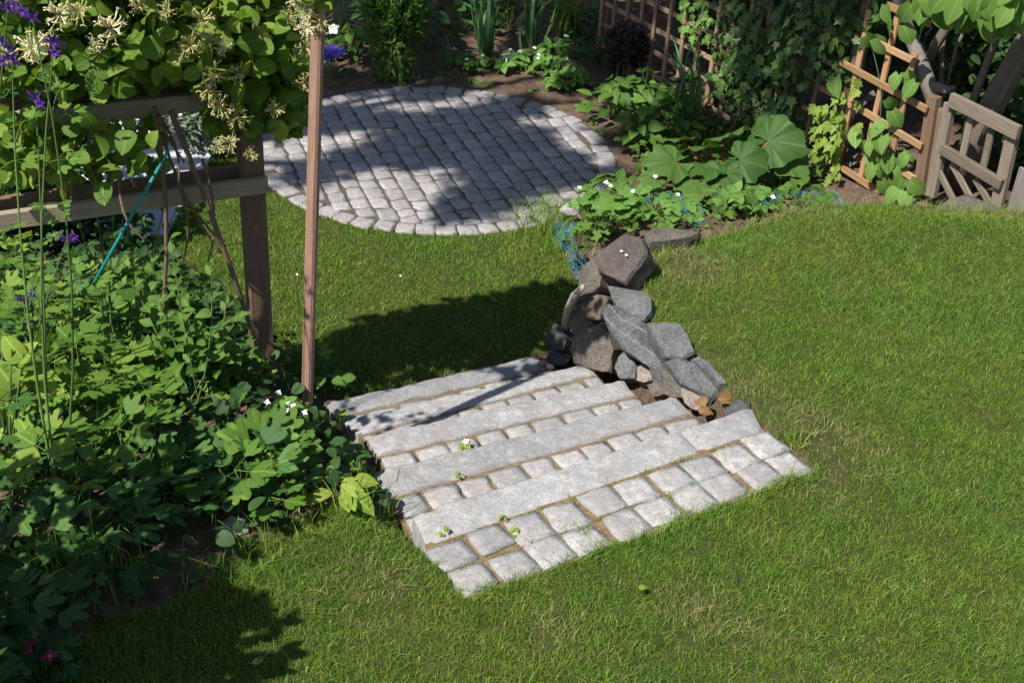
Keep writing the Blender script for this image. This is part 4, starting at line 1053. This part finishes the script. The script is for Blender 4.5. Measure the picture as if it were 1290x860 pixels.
o = blades(np.stack([C[:, 0], C[:, 1], np.full(n, -.005)], 1), rng.uniform(.012, .03, n), rng.uniform(.0018, .003, n), .9, 'grass_fringe', (rng.uniform(0, 1, n) < .4) * .8)
tag(o, 'sparse moss and grass sprouting in the joints of the head setts', 'grass', 'grass tufts', 'stuff')
# ------------------------------------------------------------------ beds around the patio
def gp(px, py, z=LOW): return at(px, py, z)
dome_plant('pansy', 'pansy clump with blue and white flowers left of the patio bed', 'flower', gp(415, 100), 'ovate', L_DARK, 18, .2, .14, .06, flowers=('pansy', P_BLUE, 12, .05, 1.05))
pw = dome_plant('pansy', 'white pansy behind the blue pansies', 'flower', gp(412, 75), 'ovate', L_DARK, 10, .22, .1, .05, flowers=('pansy', P_WHITE, 3, .05, 1.1))
bush('bushy_perennial', 'tall fine-leaved bushy perennial against the back trellis', 'shrub', gp(497, 100), .26, .22, .85, 2600, VF['lance'], .08, L_MID, stems=8, stemmat=STEM_G, low=-.15, lobes=8)
strap_plant('iris', 'broad sword-leaved iris against the back trellis', 'plant', gp(612, 80), L_IRIS, 26, .75, 1.15, 'irises', (0, 1, 2), .3)
strap_plant('iris', 'tall upright iris right of the broad iris', 'plant', gp(668, 70), L_IRIS, 22, .75, 1.0, 'irises', (0, 1), .25)
strap_plant('iris', 'iris growing in front of the long trellis by the rhubarb', 'plant', gp(862, 178), L_IRIS, 20, .72, 1.0, 'irises', (0, 0, 1), .28)
strap_plant('day_lily', 'arching grassy day lily clump right of the irises', 'plant', gp(715, 62), L_MID, 60, .6, .55, 'day lilies', (2, 3), .45)
strap_plant('day_lily', 'small arching day lily by the bare soil behind the patio', 'plant', gp(563, 92), L_IRIS, 16, .34, .9, 'day lilies', (2, 3), .5)
for (px, py, lab, n) in [(590, 92, 'strawberry plant with white flowers standing alone on bare soil', 14), (640, 92, 'strawberry plant beside the small pale plant label', 18), (672, 88, 'light green strawberry plant in the sunny back bed', 18), (695, 98, 'strawberry plant close to the bare soil behind the patio', 20), (715, 112, 'strawberry plant nearest the dark leafy bushes', 18), (700, 75, 'strawberry plant below the arching day lily', 16)]:
    dome_plant('strawberry_plant', lab, 'plant', gp(px, py), 'tri', L_STRAW, n, .15, .17, .10, 'strawberries behind the patio', flowers=('star5', P_WHITE, 2, .016, 1.1))
for (px, py, h, r, mt, lab) in [(770, 150, .3, .24, L_MID, 'round leafy perennial at the right rim of the patio'), (805, 145, .34, .26, L_MID, 'leafy perennial in front of the dark purple shrub'), (845, 180, .34, .24, L_MID, 'leafy perennial below the right iris'), (800, 185, .26, .2, L_MID, 'low leafy perennial between patio and rhubarb'), (735, 60, .3, .2, L_DARK, 'dark leafy perennial behind the strawberries'), (540, 70, .4, .22, L_DARK, 'dim leafy perennial behind the bare soil'), (445, 80, .3, .2, L_MID, 'leafy green perennial right of the pansies'), (580, 50, .45, .25, L_DARK, 'dim leafy perennial between bush and iris'), (640, 45, .4, .25, L_DARK, 'dark leafy perennial between the two back irises'), (470, 60, .5, .25, L_DARK, 'dim perennial left of the fine-leaved bush'), (760, 90, .3, .25, L_DARK, 'dark perennial left of the purple shrub'), (880, 150, .4, .25, L_DARK, 'dark perennial behind the right iris')]:
    dome_plant('perennial', lab, 'plant', gp(px, py), 'ovate', mt, 34, h, r, .11, 'perennials around the patio')
bush('purple_shrub', 'dark purple-leaved shrub in front of the long trellis', 'shrub', gp(785, 112), .2, .2, .48, 1100, VF['ovate'], .05, L_PURPLE, stems=6)
poly = [at(*q, -.55)[:2] for q in [(765, 245), (775, 170), (800, 120), (850, 110), (900, 130), (1000, 165), (1035, 240), (1010, 262), (900, 282), (800, 290), (740, 300), (735, 275)]]
X = rng.uniform(0, 3, 9000); Y = rng.uniform(6, 11, 9000); k = inpoly(X, Y, poly) & (np.hypot(X - PC[0], Y - PC[1]) > PR + .12); X, Y = X[k], Y[k]; m = len(X)
o = mass('ground_cover', VF['ovate'], np.stack([X, Y, ground_z(X, Y) + rng.uniform(.01, .14, m)], 1), rdir(m, 0), rdir(m, 0) * .6 + np.array([-.2, -.3, .9]), rng.uniform(.03, .075, m), L_MID)
tag(o, 'low leafy growth filling the bed between patio and long trellis', 'ground cover', kind='stuff')
# small weeds on the bare soil
for k in range(12):
    px, py = [(520, 105), (560, 102), (470, 105), (745, 155), (730, 140), (755, 170), (450, 110), (430, 108), (610, 108), (675, 118), (540, 95), (590, 104)][k]
    dome_plant('soil_weed', 'tiny green weed sprouting on the bare soil around the patio', 'weed', gp(px, py), 'ovate', L_MID, 7, .04, .05, .04, 'weeds on bare soil', stemr=.0015)
# plant label and dark tray
lb = thing('plant_label', 'small pale blue plant label among the strawberries', 'plant label', gp(637, 96))
board('plate', np.array([-.035, 0, .16]), np.array([.035, 0, .18]), .05, .004, M_LABEL, lb, up=(0, -.5, .8), bev=.001)
board('stake', np.array([0, .004, -.03]), np.array([0, .004, .15]), .012, .003, M_LABEL, lb, up=(1, 0, 0), bev=.0008)
dp = MB(); tube(dp, [(-.07, 0, .012), (-.03, .012, .02), (.03, -.008, .016), (.075, .01, .01)], [.008, .022, .02, .006], 6)
tag(put('bark_piece', dp.mesh('bark_piece'), M_BLACK, loc=tuple(gp(626, 109))), 'dark piece of bark lying on the bare soil behind the patio', 'bark')
# rhubarb
b = gp(915, 245, -.52); t = thing('rhubarb', 'rhubarb with broad crinkled leaves and red stalks beside the terrace', 'plant', b); mb = MB()
for (px, py, dx, dy, s_, dep, tip) in [(905, 228, -.2, -.8, .24, -.10, .3), (838, 205, -1, -.1, .26, .0, .2), (880, 185, -.6, .5, .26, .15, .0), (985, 180, .9, .0, .30, .10, -.1), (945, 205, .9, -.5, .24, 0, .2), (915, 170, -.1, .8, .27, .25, -.1), (868, 232, -.9, -.5, .20, -.1, .3), (940, 240, .5, -.9, .2, -.12, .3), (960, 165, .3, .5, .26, .25, 0), (890, 212, -.5, -.3, .24, 0, .2), (850, 175, -.7, .4, .2, .2, 0), (925, 225, .2, -.6, .18, -.05, 0), (1000, 205, 1, -.2, .22, .1, 0), (820, 222, -1, -.4, .17, -.05, 0), (860, 210, -.6, -.2, .2, .05, 0)]:
    p = at_plane(px, py, b + np.array([0, dep, 0]), np.array([0, 1., 0])) - b
    d = unit(np.array([dx, -.4 - dy * .2, .15 + dy * .35])); nrm = np.array([-.25 + dx * .1, -.55, .8])
    s_ *= .80; nrm = nrm + rng.normal(0, .3, 3)
    leafobj(t, 0, 'rhubarb', L_RHUB, p - d * s_ * .35, d, nrm, s_); tube(mb, arc((random.gauss(0, .03), random.gauss(0, .03), 0), p - d * s_ * .35, (0, 0, .03), 5), [.013, .012, .011, .01, .008], 6, False)
put('stem', mb.mesh('stem'), STEM_R, t)
# plants on top of the wall
for (px, py, z, h, n, sz, kind, mt, lab, fl) in [(745, 290, -.45, .24, 24, .10, 'palm', L_STRAW, 'white-flowered strawberry behind the big brown rock', ('star5', P_WHITE, 2, .017, 1.05)), (785, 285, -.3, .2, 22, .10, 'palm', L_STRAW, 'strawberry clump above the stone wall top', ('star5', P_WHITE, 2, .016, 1.1)), (820, 275, -.25, .18, 20, .10, 'tri', L_STRAW, 'strawberry clump beside the blue netting', ('star5', P_WHITE, 1, .015, 1.1)), (860, 285, -.1, .14, 14, .09, 'tri', L_STRAW, 'strawberry plant at the grassy rim of the terrace', ('star5', P_WHITE, 1, .014, 1.1)), (730, 325, -.5, .22, 18, .08, 'palm', L_MID, 'leafy plant growing against the wall end over the sunken lawn', None), (765, 260, -.5, .2, 22, .10, 'tri', L_MID, 'leafy strawberry next to the patio rim', None), (945, 262, -.1, .12, 14, .08, 'tri', L_STRAW, 'white-flowered strawberry below the rhubarb', ('star5', P_WHITE, 1, .014, 1.1)), (905, 268, -.2, .16, 16, .09, 'ovate', L_MID, 'small leafy plant between rhubarb and terrace grass', None), (1010, 262, -.2, .16, 18, .08, 'tri', L_MID, 'leafy plant between rhubarb and the orange trellis', None)]:
    dome_plant('strawberry_plant' if kind != 'ovate' else 'small_plant', lab, 'plant', at(px, py, z), kind, mt, n, h, .17, sz, 'plants along the terrace rim', flowers=fl)
# blue garden netting
def netting(name, label, pts, wid, seed, cell=.018):
    """a crumpled strip of net: pts centre line"""
    r = np.random.default_rng(seed); mb = MB(); pts = np.array(pts); n = int(np.linalg.norm(np.diff(pts, axis=0), axis=1).sum() / cell); k = max(3, int(wid / cell))
    t = np.linspace(0, len(pts) - 1, n); i = np.minimum(t.astype(int), len(pts) - 2); C = pts[i] + (pts[i + 1] - pts[i]) * (t - i)[:, None]
    G = np.zeros((n, k, 3))
    for a in range(n):
        for b_ in range(k):
            u_ = b_ / (k - 1) - .5; w_ = wid * (.35 + .65 * abs(math.sin(a * .12 + seed)))
            G[a, b_] = C[a] + np.array([u_ * w_ * .7, -.02 * math.sin(b_ * 1.9 + a * .3), abs(u_) * w_ * .5 + .015 * math.sin(b_ * 2.3 + a * .21)]) + r.normal(0, .003, 3)
    for a in range(n): tube(mb, G[a], .0009, 3, False)
    for b_ in range(k): tube(mb, G[:, b_], .0009, 3, False)
    tag(put(name, mb.mesh(name), M_NET), label, 'netting', 'blue netting')
netting('garden_netting', 'crumpled blue netting standing at the end of the stone wall', [at(737, 358, -.2), at(728, 340, -.15), at(720, 320, -.1), at(705, 300, -.15), at(715, 285, -.2)], .16, 1)
netting('garden_netting', 'blue netting bunched in front of the rhubarb', [at(780, 262, -.3), at(820, 255, -.25), at(852, 250, -.2), at(862, 262, -.12), at(880, 285, -.02)], .16, 2)
netting('garden_netting', 'dark blue netting lying at the foot of the orange trellis', [at(960, 258, -.25), at(1000, 246, -.3), at(1040, 246, -.2), at(1070, 266, -.08)], .14, 3)
# dry leaves by the steps
for i, (px, py, s_, lab) in enumerate([(905, 503, .09, 'curled brown dry leaf at the right end of the second kerb'), (888, 512, .08, 'yellowish dry leaf below the brown one beside the top kerb'), (922, 497, .07, 'small orange dry leaf against the terrace grass'), (880, 517, .06, 'crumpled dry leaf between kerb and pink stone')]):
    me = lm('dry_leaf', leaf_ovate(.75, 6, .6, .5, .7, 0, .08)); p = at(px, py, -.06)
    tag(put('dry_leaf', me, L_DRY, None, M4(frame([math.cos(i * 2), math.sin(i * 2), .2], [-.3, -.5, .8]), p, s_)), lab, 'leaf', 'dry leaves by the steps')
dl_ = lm('fallen_petal', leaf_ovate(.8, 4, .1, .1, .5))
for (px, py, z, lab) in [(787, 321, .155, 'white petal lying on the big brown rock'), (781, 316, .155, 'second smaller white petal on the big brown rock'), (373, 345, LOW + .05, 'pale fallen petal on the sunken lawn'), (503, 347, LOW + .05, 'tiny pale petal on the middle of the sunken lawn'), (805, 741, .045, 'small fallen green leaf on the upper lawn below the steps')]:
    tag(put('fallen_petal', dl_, P_WHITE if py < 700 else L_LIME, None, M4(frame([1, random.gauss(0, .5), 0], [-.3, -.4, .85]), at(px, py, z), 0.016 if py != 741 else .03)), lab, 'petal', 'fallen petals')
# ------------------------------------------------------------------ long trellis fence on the right
TA, TB = np.array([1.37, 9.19, 0]), np.array([2.52, 7.33, 0])
TD = unit(TB - TA); TN = np.array([TD[1], -TD[0], 0]); TN = TN if TN[1] < 0 else -TN
def tp(px, py, off=0.0): return at_plane(px, py, TA + TN * off, TN)
def lattice(parent, org, A, D, L, z0, z1, sp, nrm, mat, wd=.036, th=.016, rails=None):
    n = int(L / sp)
    for i in range(n + 1):
        p = A + D * i * sp + nrm * .017 + rng.normal(0, .003, 3); board('slat', [p[0], p[1], z0], [p[0] + random.gauss(0, .008), p[1], z1], wd, th, mat, parent, org, up=D, bev=.002)
    zz = z0 + .07
    while zz < z1:
        q = A - D * .03 - nrm * .0; board('rail', [q[0], q[1], zz + random.gauss(0, .006)], [q[0] + D[0] * (L + .06), q[1] + D[1] * (L + .06), zz + random.gauss(0, .006)], wd, th, mat, parent, org, bev=.002); zz += sp
lt = thing('trellis_panel', 'long brown lattice trellis mostly hidden under dark ivy', 'trellis', (*(TA - TD * 1.5)[:2], LOW), 'garden trellises'); LO = np.array(lt.location)
lattice(lt, LO, TA - TD * 1.5, TD, 2.75, LOW + .04, 1.1, .185, TN, W_DULL)
for s_ in (-1.5, .0, 1.35):
    p = TA + TD * s_ - TN * .05; board('post', [p[0], p[1], LOW - .2], [p[0], p[1], 1.25], .075, .075, W_DULL, lt, LO, up=TD)
ot = thing('trellis_panel', 'orange-brown lattice trellis panel in the sun entwined with heart-leaved bindweed', 'trellis', tuple(tp(1120, 265)), 'garden trellises'); OO = np.array(ot.location)
def z8(x, y): return 1010 + x / 3.071, y / 3.071
for a, b_, m_ in [((262, 40), (118, 742), W_ORANGE), ((372, 60), (205, 790), W_ORANGE), ((440, 205), (303, 790), W_ORANGE)]:
    board('slat', tp(*z8(*a), .06), tp(*z8(*b_), .06), .040, .018, m_, ot, OO, up=TD, bev=.002)
for a, b_ in [((300, 170), (436, 238)), ((150, 240), (485, 425)), ((186, 398), (465, 568)), ((122, 488), (440, 695)), ((88, 603), (342, 772)), ((72, 708), (220, 800)), ((330, 20), (500, 95))]:
    board('rail', tp(*z8(*a), .082), tp(*z8(*b_), .082), .042, .018, W_ORANGE, ot, OO, bev=.002)
board('post', tp(*z8(515, 372), .03), tp(*z8(448, 800), .03), .075, .06, W_POST, ot, OO, up=TD)
board('post', tp(*z8(548, 420), .0), tp(*z8(470, 800), .0), .05, .05, W_POST, ot, OO, up=TD)
board('brace', tp(*z8(280, 360), -.08), tp(*z8(215, 420), -.08), .04, .018, W_GREY, ot, OO, bev=.002); board('brace', tp(*z8(170, 650), -.06), tp(*z8(290, 570), -.06), .03, .016, W_GREY, ot, OO, bev=.002)
# ivy on the long trellis
iv = thing('ivy', 'dark glossy ivy covering the long lattice trellis', 'climbing plant', tuple(tp(930, 200)), 'ivy'); IO = np.array(iv.location)
Q = []
def ivy_pts(regs):
    o = []
    for (x0, x1, y0, y1, n) in regs:
        for _ in range(n): o.append((random.uniform(x0, x1), random.uniform(y0, y1)))
    return o
for (px, py) in ivy_pts([(915, 1035, 0, 90, 130), (930, 1000, 60, 150, 90), (905, 950, 60, 120, 20), (1000, 1060, -30, 60, 40)])[:280]:
    p = tp(px, py, random.uniform(.06, .2)); leafobj(iv, IO, 'ivy', L_IVY, p, (random.gauss(0, .5), random.gauss(-.2, .3), -1), TN + np.array([-.1, -.1, .5]) + rng.normal(0, .35, 3), random.uniform(.055, .095))
Q = np.array([tp(px, py, random.uniform(-.05, .1)) for px, py in ivy_pts([(900, 1070, -80, 110, 700), (920, 1010, 60, 170, 300), (915, 960, 60, 140, 40), (1040, 1110, -80, 60, 160)])])
m = len(Q); mass('foliage', VF['ivy'], Q, rdir(m, -.8), rdir(m, .2) * .7 + TN + np.array([0, 0, .4]), rng.uniform(.05, .09, m), L_IVY, iv, IO)
im = MB()
for k in range(9):
    a = tp(random.uniform(900, 1020), 200, .03); e = tp(random.uniform(880, 1040), random.uniform(-30, 60), .05); tube(im, [q - IO for q in arc(a, e, rng.normal(0, .06, 3), 7)], .005, 4, False)
put('stem', im.mesh('stem'), W_TWIG, iv)
i2 = thing('ivy', 'bright variegated lime ivy at the left edge of the orange trellis', 'climbing plant', tuple(tp(1040, 240)), 'ivy'); IO = np.array(i2.location); im = MB()
for (px, py) in ivy_pts([(1022, 1060, 130, 235, 80), (1035, 1085, 100, 180, 26)]):
    leafobj(i2, IO, 'ivy', L_IVYLIME, tp(px, py, random.uniform(.10, .2)), (random.gauss(0, .5), random.gauss(-.2, .3), -1), TN + np.array([-.1, -.1, .5]) + rng.normal(0, .3, 3), random.uniform(.05, .085))
tube(im, [q - IO for q in arc(tp(1040, 250, .1), tp(1065, 110, .1), (.02, 0, 0), 6)], .004, 4, False); put('stem', im.mesh('stem'), W_TWIG, i2)
i3 = thing('ivy', 'sunlit pale ivy shoots on the middle of the long trellis', 'climbing plant', tuple(tp(875, 60)), 'ivy'); IO = np.array(i3.location); im = MB()
for (px, py) in ivy_pts([(855, 895, 0, 55, 60), (905, 950, 85, 130, 26)]):
    leafobj(i3, IO, 'ivy', L_HEART, tp(px, py, random.uniform(.06, .16)), (random.gauss(0, .5), random.gauss(-.2, .3), -1), TN + np.array([-.1, -.1, .5]) + rng.normal(0, .3, 3), random.uniform(.04, .07))
tube(im, [q - IO for q in arc(tp(872, 90, .06), tp(880, -20, .06), (.02, 0, 0), 6)], .004, 4, False); put('stem', im.mesh('stem'), W_TWIG, i3)
bw = thing('bindweed', 'heart-leaved climber twining through the orange trellis', 'climbing plant', tuple(tp(1125, 262))); BO = np.array(bw.location); im = MB()
for (x, y) in [(330, 385), (350, 430), (300, 520), (320, 480), (280, 500), (340, 530), (270, 545), (210, 500), (295, 590), (340, 600), (280, 640), (350, 620), (390, 590), (410, 600), (370, 640), (300, 660), (265, 600), (390, 690), (350, 700), (400, 740), (360, 760), (420, 700), (380, 730), (430, 760), (320, 560), (280, 150), (245, 140), (290, 165), (345, 105), (130, 300), (325, 20), (310, 700), (260, 560), (440, 320), (400, 280), (375, 290)]:
    leafobj(bw, BO, 'heart', L_HEART, tp(*z8(x, y), random.uniform(.10, .18)), (random.gauss(0, .7), random.gauss(-.3, .3), -.7), TN + np.array([-.2, -.2, .6]) + rng.normal(0, .25, 3), random.uniform(.09, .135))
for a, b_ in [((330, 780), (330, 380)), ((390, 780), (300, 480)), ((300, 480), (260, 150)), ((400, 770), (430, 600))]: tube(im, [q - BO for q in arc(tp(*z8(*a), .09), tp(*z8(*b_), .09), rng.normal(0, .04, 3), 7)], .003, 4, False)
put('stem', im.mesh('stem'), STEM_G, bw)
# weathered gate leaning beside the panel
gt = thing('weathered_gate', 'small weathered grey timber gate with diagonal braces leaning beside the trellis', 'gate', tuple(tp(1245, 262, .1))); GO = np.array(gt.location)
def gg(x, y, o=.1): return tp(*z8(x, y), o)
for nm, a, b_, wd, th in [('rail', (575, 385), (840, 515), .085, .035), ('rail', (540, 575), (775, 715), .065, .035), ('stile', (575, 400), (500, 760), .07, .04), ('stile', (820, 510), (755, 800), .075, .04), ('brace', (520, 640), (590, 780), .04, .02), ('brace', (580, 630), (655, 770), .04, .02), ('brace', (670, 690), (730, 790), .04, .02), ('bar', (660, 440), (620, 610), .045, .02), ('bar', (735, 500), (700, 660), .045, .02)]:
    rl = nm == 'rail'
    board(nm, gg(*a, .12 if rl else .085), gg(*b_, .12 if rl else .085), wd, th, W_GATE, gt, GO, up=(0, 0, 1) if rl else TD, bev=.004)
gb = thing('grey_board', 'plain grey board propped upright at the right of the gate', 'board', tuple(tp(1283, 262, .12))); 
board('plank', tp(1278, 275, .12), tp(1296, 215, .12), .12, .022, W_GREY, gb, np.array(gb.location), up=TD)
# back lattice fence
BY = 11.5
bt = thing('trellis_panel', 'low lattice fence running behind the irises and back bed', 'trellis', (-.6, BY, LOW), 'garden trellises'); BO = np.array(bt.location)
lattice(bt, BO, np.array([-2.3, BY - .05, 0]), unit(np.array([1, .06, 0])), 3.6, LOW + .05, .5, .20, np.array([0, -1., 0]), W_DULL, .045)
for x in (-2.4, -.6, 1.25): board('post', [x, BY + .06, LOW - .2], [x, BY + .06, .6], .08, .08, W_DULL, bt, BO, up=(1, 0, 0))
# ------------------------------------------------------------------ lilac at the right: old stems and bright leaves
li = thing('lilac_tree', 'lilac with leaning grey stems and bright green leaves behind the trellis corner', 'tree', tuple(tp(1195, 245, -.25))); LI = np.array(li.location)
tk = MB()
def lp(x, y, o=-.25): return tp(*z8(x, y), o) - LI
tube(tk, [lp(600, 720), lp(680, 520), lp(770, 350), lp(860, 180), lp(960, 0), lp(1040, -160)], [.10, .085, .075, .07, .06, .05], 9)
tube(tk, [lp(610, 700, -.2), lp(660, 400, -.2), lp(760, 130, -.2), lp(800, -80, -.2)], [.035, .03, .025, .02], 6)
tube(tk, [lp(690, 560, -.1), lp(760, 400, -.1), lp(850, 240, -.1), lp(930, 60, -.1)], [.022, .02, .016, .012], 6)
tube(tk, [lp(440, 330, -.2), lp(520, 180, -.2), lp(570, 90, -.2), lp(620, -60, -.2)], [.035, .035, .03, .025], 6)
tube(tk, [lp(540, 500, -.3), lp(545, 200, -.3), lp(560, 60, -.3)], [.02, .018, .015], 6)
tube(tk, [lp(540, 420, -.2), lp(600, 180, -.22), lp(640, 90, -.2)], .01, 5)
V = np.concatenate(tk.v); tk.v = [V + np.array([[.012 * mnoise.noise(Vector(p * 12)), .012 * mnoise.noise(Vector(p * 12 + 5)), 0] for p in V])]
put('trunk', tk.mesh('trunk'), W_BARK, li)
t2 = MB(); tube(t2, [lp(520, 420, -.02), lp(480, 300, -.02), lp(440, 190, -.02), lp(400, 90, -.04), lp(370, -10, -.05), lp(350, -120, -.05)], [.05, .05, .045, .042, .04, .035], 8); tube(t2, [lp(500, 330, -.02), lp(560, 350, -.05), lp(590, 340, -.1)], [.035, .03, .02], 6)
tag_o = put('limb', t2.mesh('limb'), W_GREY, li)
for (x, y) in [(425, 30), (470, 20), (490, 90), (510, 50), (540, 15), (580, 40), (600, 15), (640, 30), (660, 5), (690, 30), (720, 10), (740, 50), (670, 60), (560, -20), (620, -30), (680, -30), (740, -30), (800, -10), (395, 110), (620, 70), (770, 30), (800, 40), (520, -40), (460, -30), (760, -60), (840, 10), (855, 40), (830, 70), (700, 85), (720, 90)] + [(random.uniform(420, 900), random.uniform(-160, 20)) for _ in range(90)]:
    leafobj(li, 0, 'heart', L_LILAC, lp(x, y - 10, random.uniform(.15, .4)), (random.gauss(.1, .5), random.gauss(-.3, .3), -1), np.array([-.35, -.6, .5]) + rng.normal(0, .25, 3), random.uniform(.11, .16))
# ------------------------------------------------------------------ dark evergreens behind the fences
def shrubwall(lab, x, y, rx, ry, h, n, sz=.085, mat=L_DARK):
    bush('evergreen_shrub', lab, 'shrub', (x, y, gz(x, y)), rx, ry, h, n, VF['ovate'], sz, mat, 'dark shrubs behind the fences', stems=7, low=-.25, lobes=9)
for i, (x, y) in enumerate([(-3.3, 12.4), (-2.0, 12.6), (-.7, 12.5), (.6, 12.5), (1.9, 12.2)]):
    shrubwall('dense dark evergreen in the row behind the low back lattice', x, y, .85, .6, 2.0, 3000)
for i, (x, y) in enumerate([(1.9, 10.9), (2.6, 9.9), (3.1, 8.9), (3.6, 7.9), (4.3, 7.0), (4.2, 8.4)]):
    shrubwall('dense dark evergreen in the row behind the ivy trellis and gate', x, y, .7, .7, 2.1, 3200)
for (px, py) in [(430, 60), (470, 45), (530, 40), (580, 30), (640, 25), (700, 30), (750, 40)]:
    strap_plant('day_lily', 'shaded strap-leaved plant in the back bed', 'plant', gp(px, py), L_IRIS, 14, .5, .9, 'shaded strap plants in the back bed', (1, 2, 3), .4)
# ------------------------------------------------------------------ trees out of frame that dapple the patio
LIT = []
def lit(z, *a):
    for (px, py, r) in a: LIT.append((at(px, py, z), r + .095))
lit(LOW, (360, 190, .17), (400, 185, .16), (450, 175, .13), (420, 255, .2), (460, 262, .2), (500, 245, .21), (540, 235, .17), (480, 225, .13), (440, 280, .15), (520, 262, .12), (480, 128, .13), (530, 138, .10), (600, 128, .11), (690, 150, .14), (742, 175, .12), (768, 200, .11), (620, 290, .16), (580, 300, .15), (660, 275, .12), (335, 200, .12), (430, 130, .1),
    (640, 105, .14), (680, 112, .16), (600, 100, .12), (725, 130, .12), (590, 78, .12), (690, 80, .18), (650, 75, .12), (730, 95, .12), (520, 100, .1),
    (400, 310, .26), (480, 325, .3), (560, 330, .26), (640, 320, .32), (690, 300, .32), (450, 290, .2), (360, 280, .2), (600, 360, .14), (290, 300, .2),
    (740, 270, .35), (800, 270, .3), (860, 240, .3), (905, 240, .34), (830, 205, .22), (800, 130, .12), (835, 160, .15), (770, 150, .12), (160, 190, .2), (230, 170, .3), (180, 290, .2), (980, 220, .2), (420, 70, .15), (500, 60, .15), (860, 130, .1), (610, 55, .15), (660, 45, .12), (560, 85, .1), (450, 85, .12), (720, 60, .12))
for (px, py, r) in [(1045, 200, .26), (1105, 200, .36), (1150, 130, .26), (1090, 90, .26), (1110, 250, .35), (880, 25, .17), (870, 70, .12), (905, 45, .12), (1230, 200, .16), (1265, 170, .14), (1170, 60, .2), (925, 110, .12), (1200, 20, .4), (1270, 20, .3), (985, 90, .08), (850, 5, .1), (960, 130, .1), (820, 20, .15), (930, 30, .12), (890, 110, .12), (850, 50, .1), (1000, 40, .12), (905, 80, .1)]: LIT.append((tp(px, py, .1), r + .06))
def tree(name, label, base, crown, n, size, limbs, mat=L_TREE):
    base = np.asarray(base, float); t = thing(name, label, 'tree', base); mb = MB()
    P = np.concatenate([cloud(c, r, int(n * k)) for c, r, k in crown])
    keep = np.ones(len(P), bool)
    for q, r in LIT:
        v = P - q; d = np.linalg.norm(v - np.outer(v @ SUNV, SUNV), axis=1); keep &= ~(d < r * rng.uniform(.95, 1.15, len(P)))
    P = P[keep]; m = len(P)
    # leaves in small sprays
    Q = (P[:, None, :] + rng.normal(0, .07, (m, 9, 3))).reshape(-1, 3); m2 = len(Q)
    mass('crown', VF['ovate'], Q, rdir(m2, -.3), rdir(m2, .5), size * rng.uniform(.7, 1.2, m2), mat, t, base)['kind'] = 'stuff'
    tr = MB(); top = np.array(limbs[0]) ; tube(tr, [q - base for q in arc(base - [0, 0, .1], top, (.1, .05, 0), 8)], np.linspace(.15, .07, 8), 10)
    put('trunk', tr.mesh('trunk'), W_BARK, t)
    for e in limbs[1:]:
        b_ = MB(); s0 = base + (top - base) * random.uniform(.6, .98); tube(b_, [q - base for q in arc(s0, np.array(e), (0, 0, .15), 7)], np.linspace(.06, .015, 7), 7); put('limb', b_.mesh('limb'), W_BARK, t)
UPS = SUNV / SUNV[2] * 3.2
def hi(*c): return tuple(np.array(c) + UPS)
tree('broadleaf_tree', 'tall broad-crowned tree left of the patio whose crown dapples the paving', (-5.6, 5.6, LOW), [(hi(-2.6, 6.4, 3.9), (1.8, 2.0, .9), 1.2), (hi(-1.0, 7.4, 4.1), (1.8, 1.8, .9), 1.15), (hi(-3.0, 8.2, 4.0), (1.6, 1.7, .9), .7), (hi(-.2, 8.6, 4.2), (1.4, 1.4, .8), .6), (hi(.2, 7.0, 4.3), (1.0, 1.0, .7), .3)], 2600, .12,
     [(-5.0, 5.3, 5.6), hi(-2.6, 6.4, 3.9), hi(-1.0, 7.4, 4.1), hi(-3.0, 8.2, 4.0), hi(-1.6, 5.6, 3.9), hi(-.2, 8.6, 4.2), hi(-3.6, 6.2, 4.2), hi(-2.0, 8.0, 4.1)])
bush('evergreen_shrub', 'dark shrub out of view, added beside the left bed to shade the near lawn corner', 'shrub', (-1.90, 2.12, 0), .52, .6, 1.75, 4600, VF['ovate'], .075, L_DARK, 'dark shrubs behind the fences', stems=7, low=-.25, lobes=8)  # unseen shrub, added only as a shade caster for the near-left corner
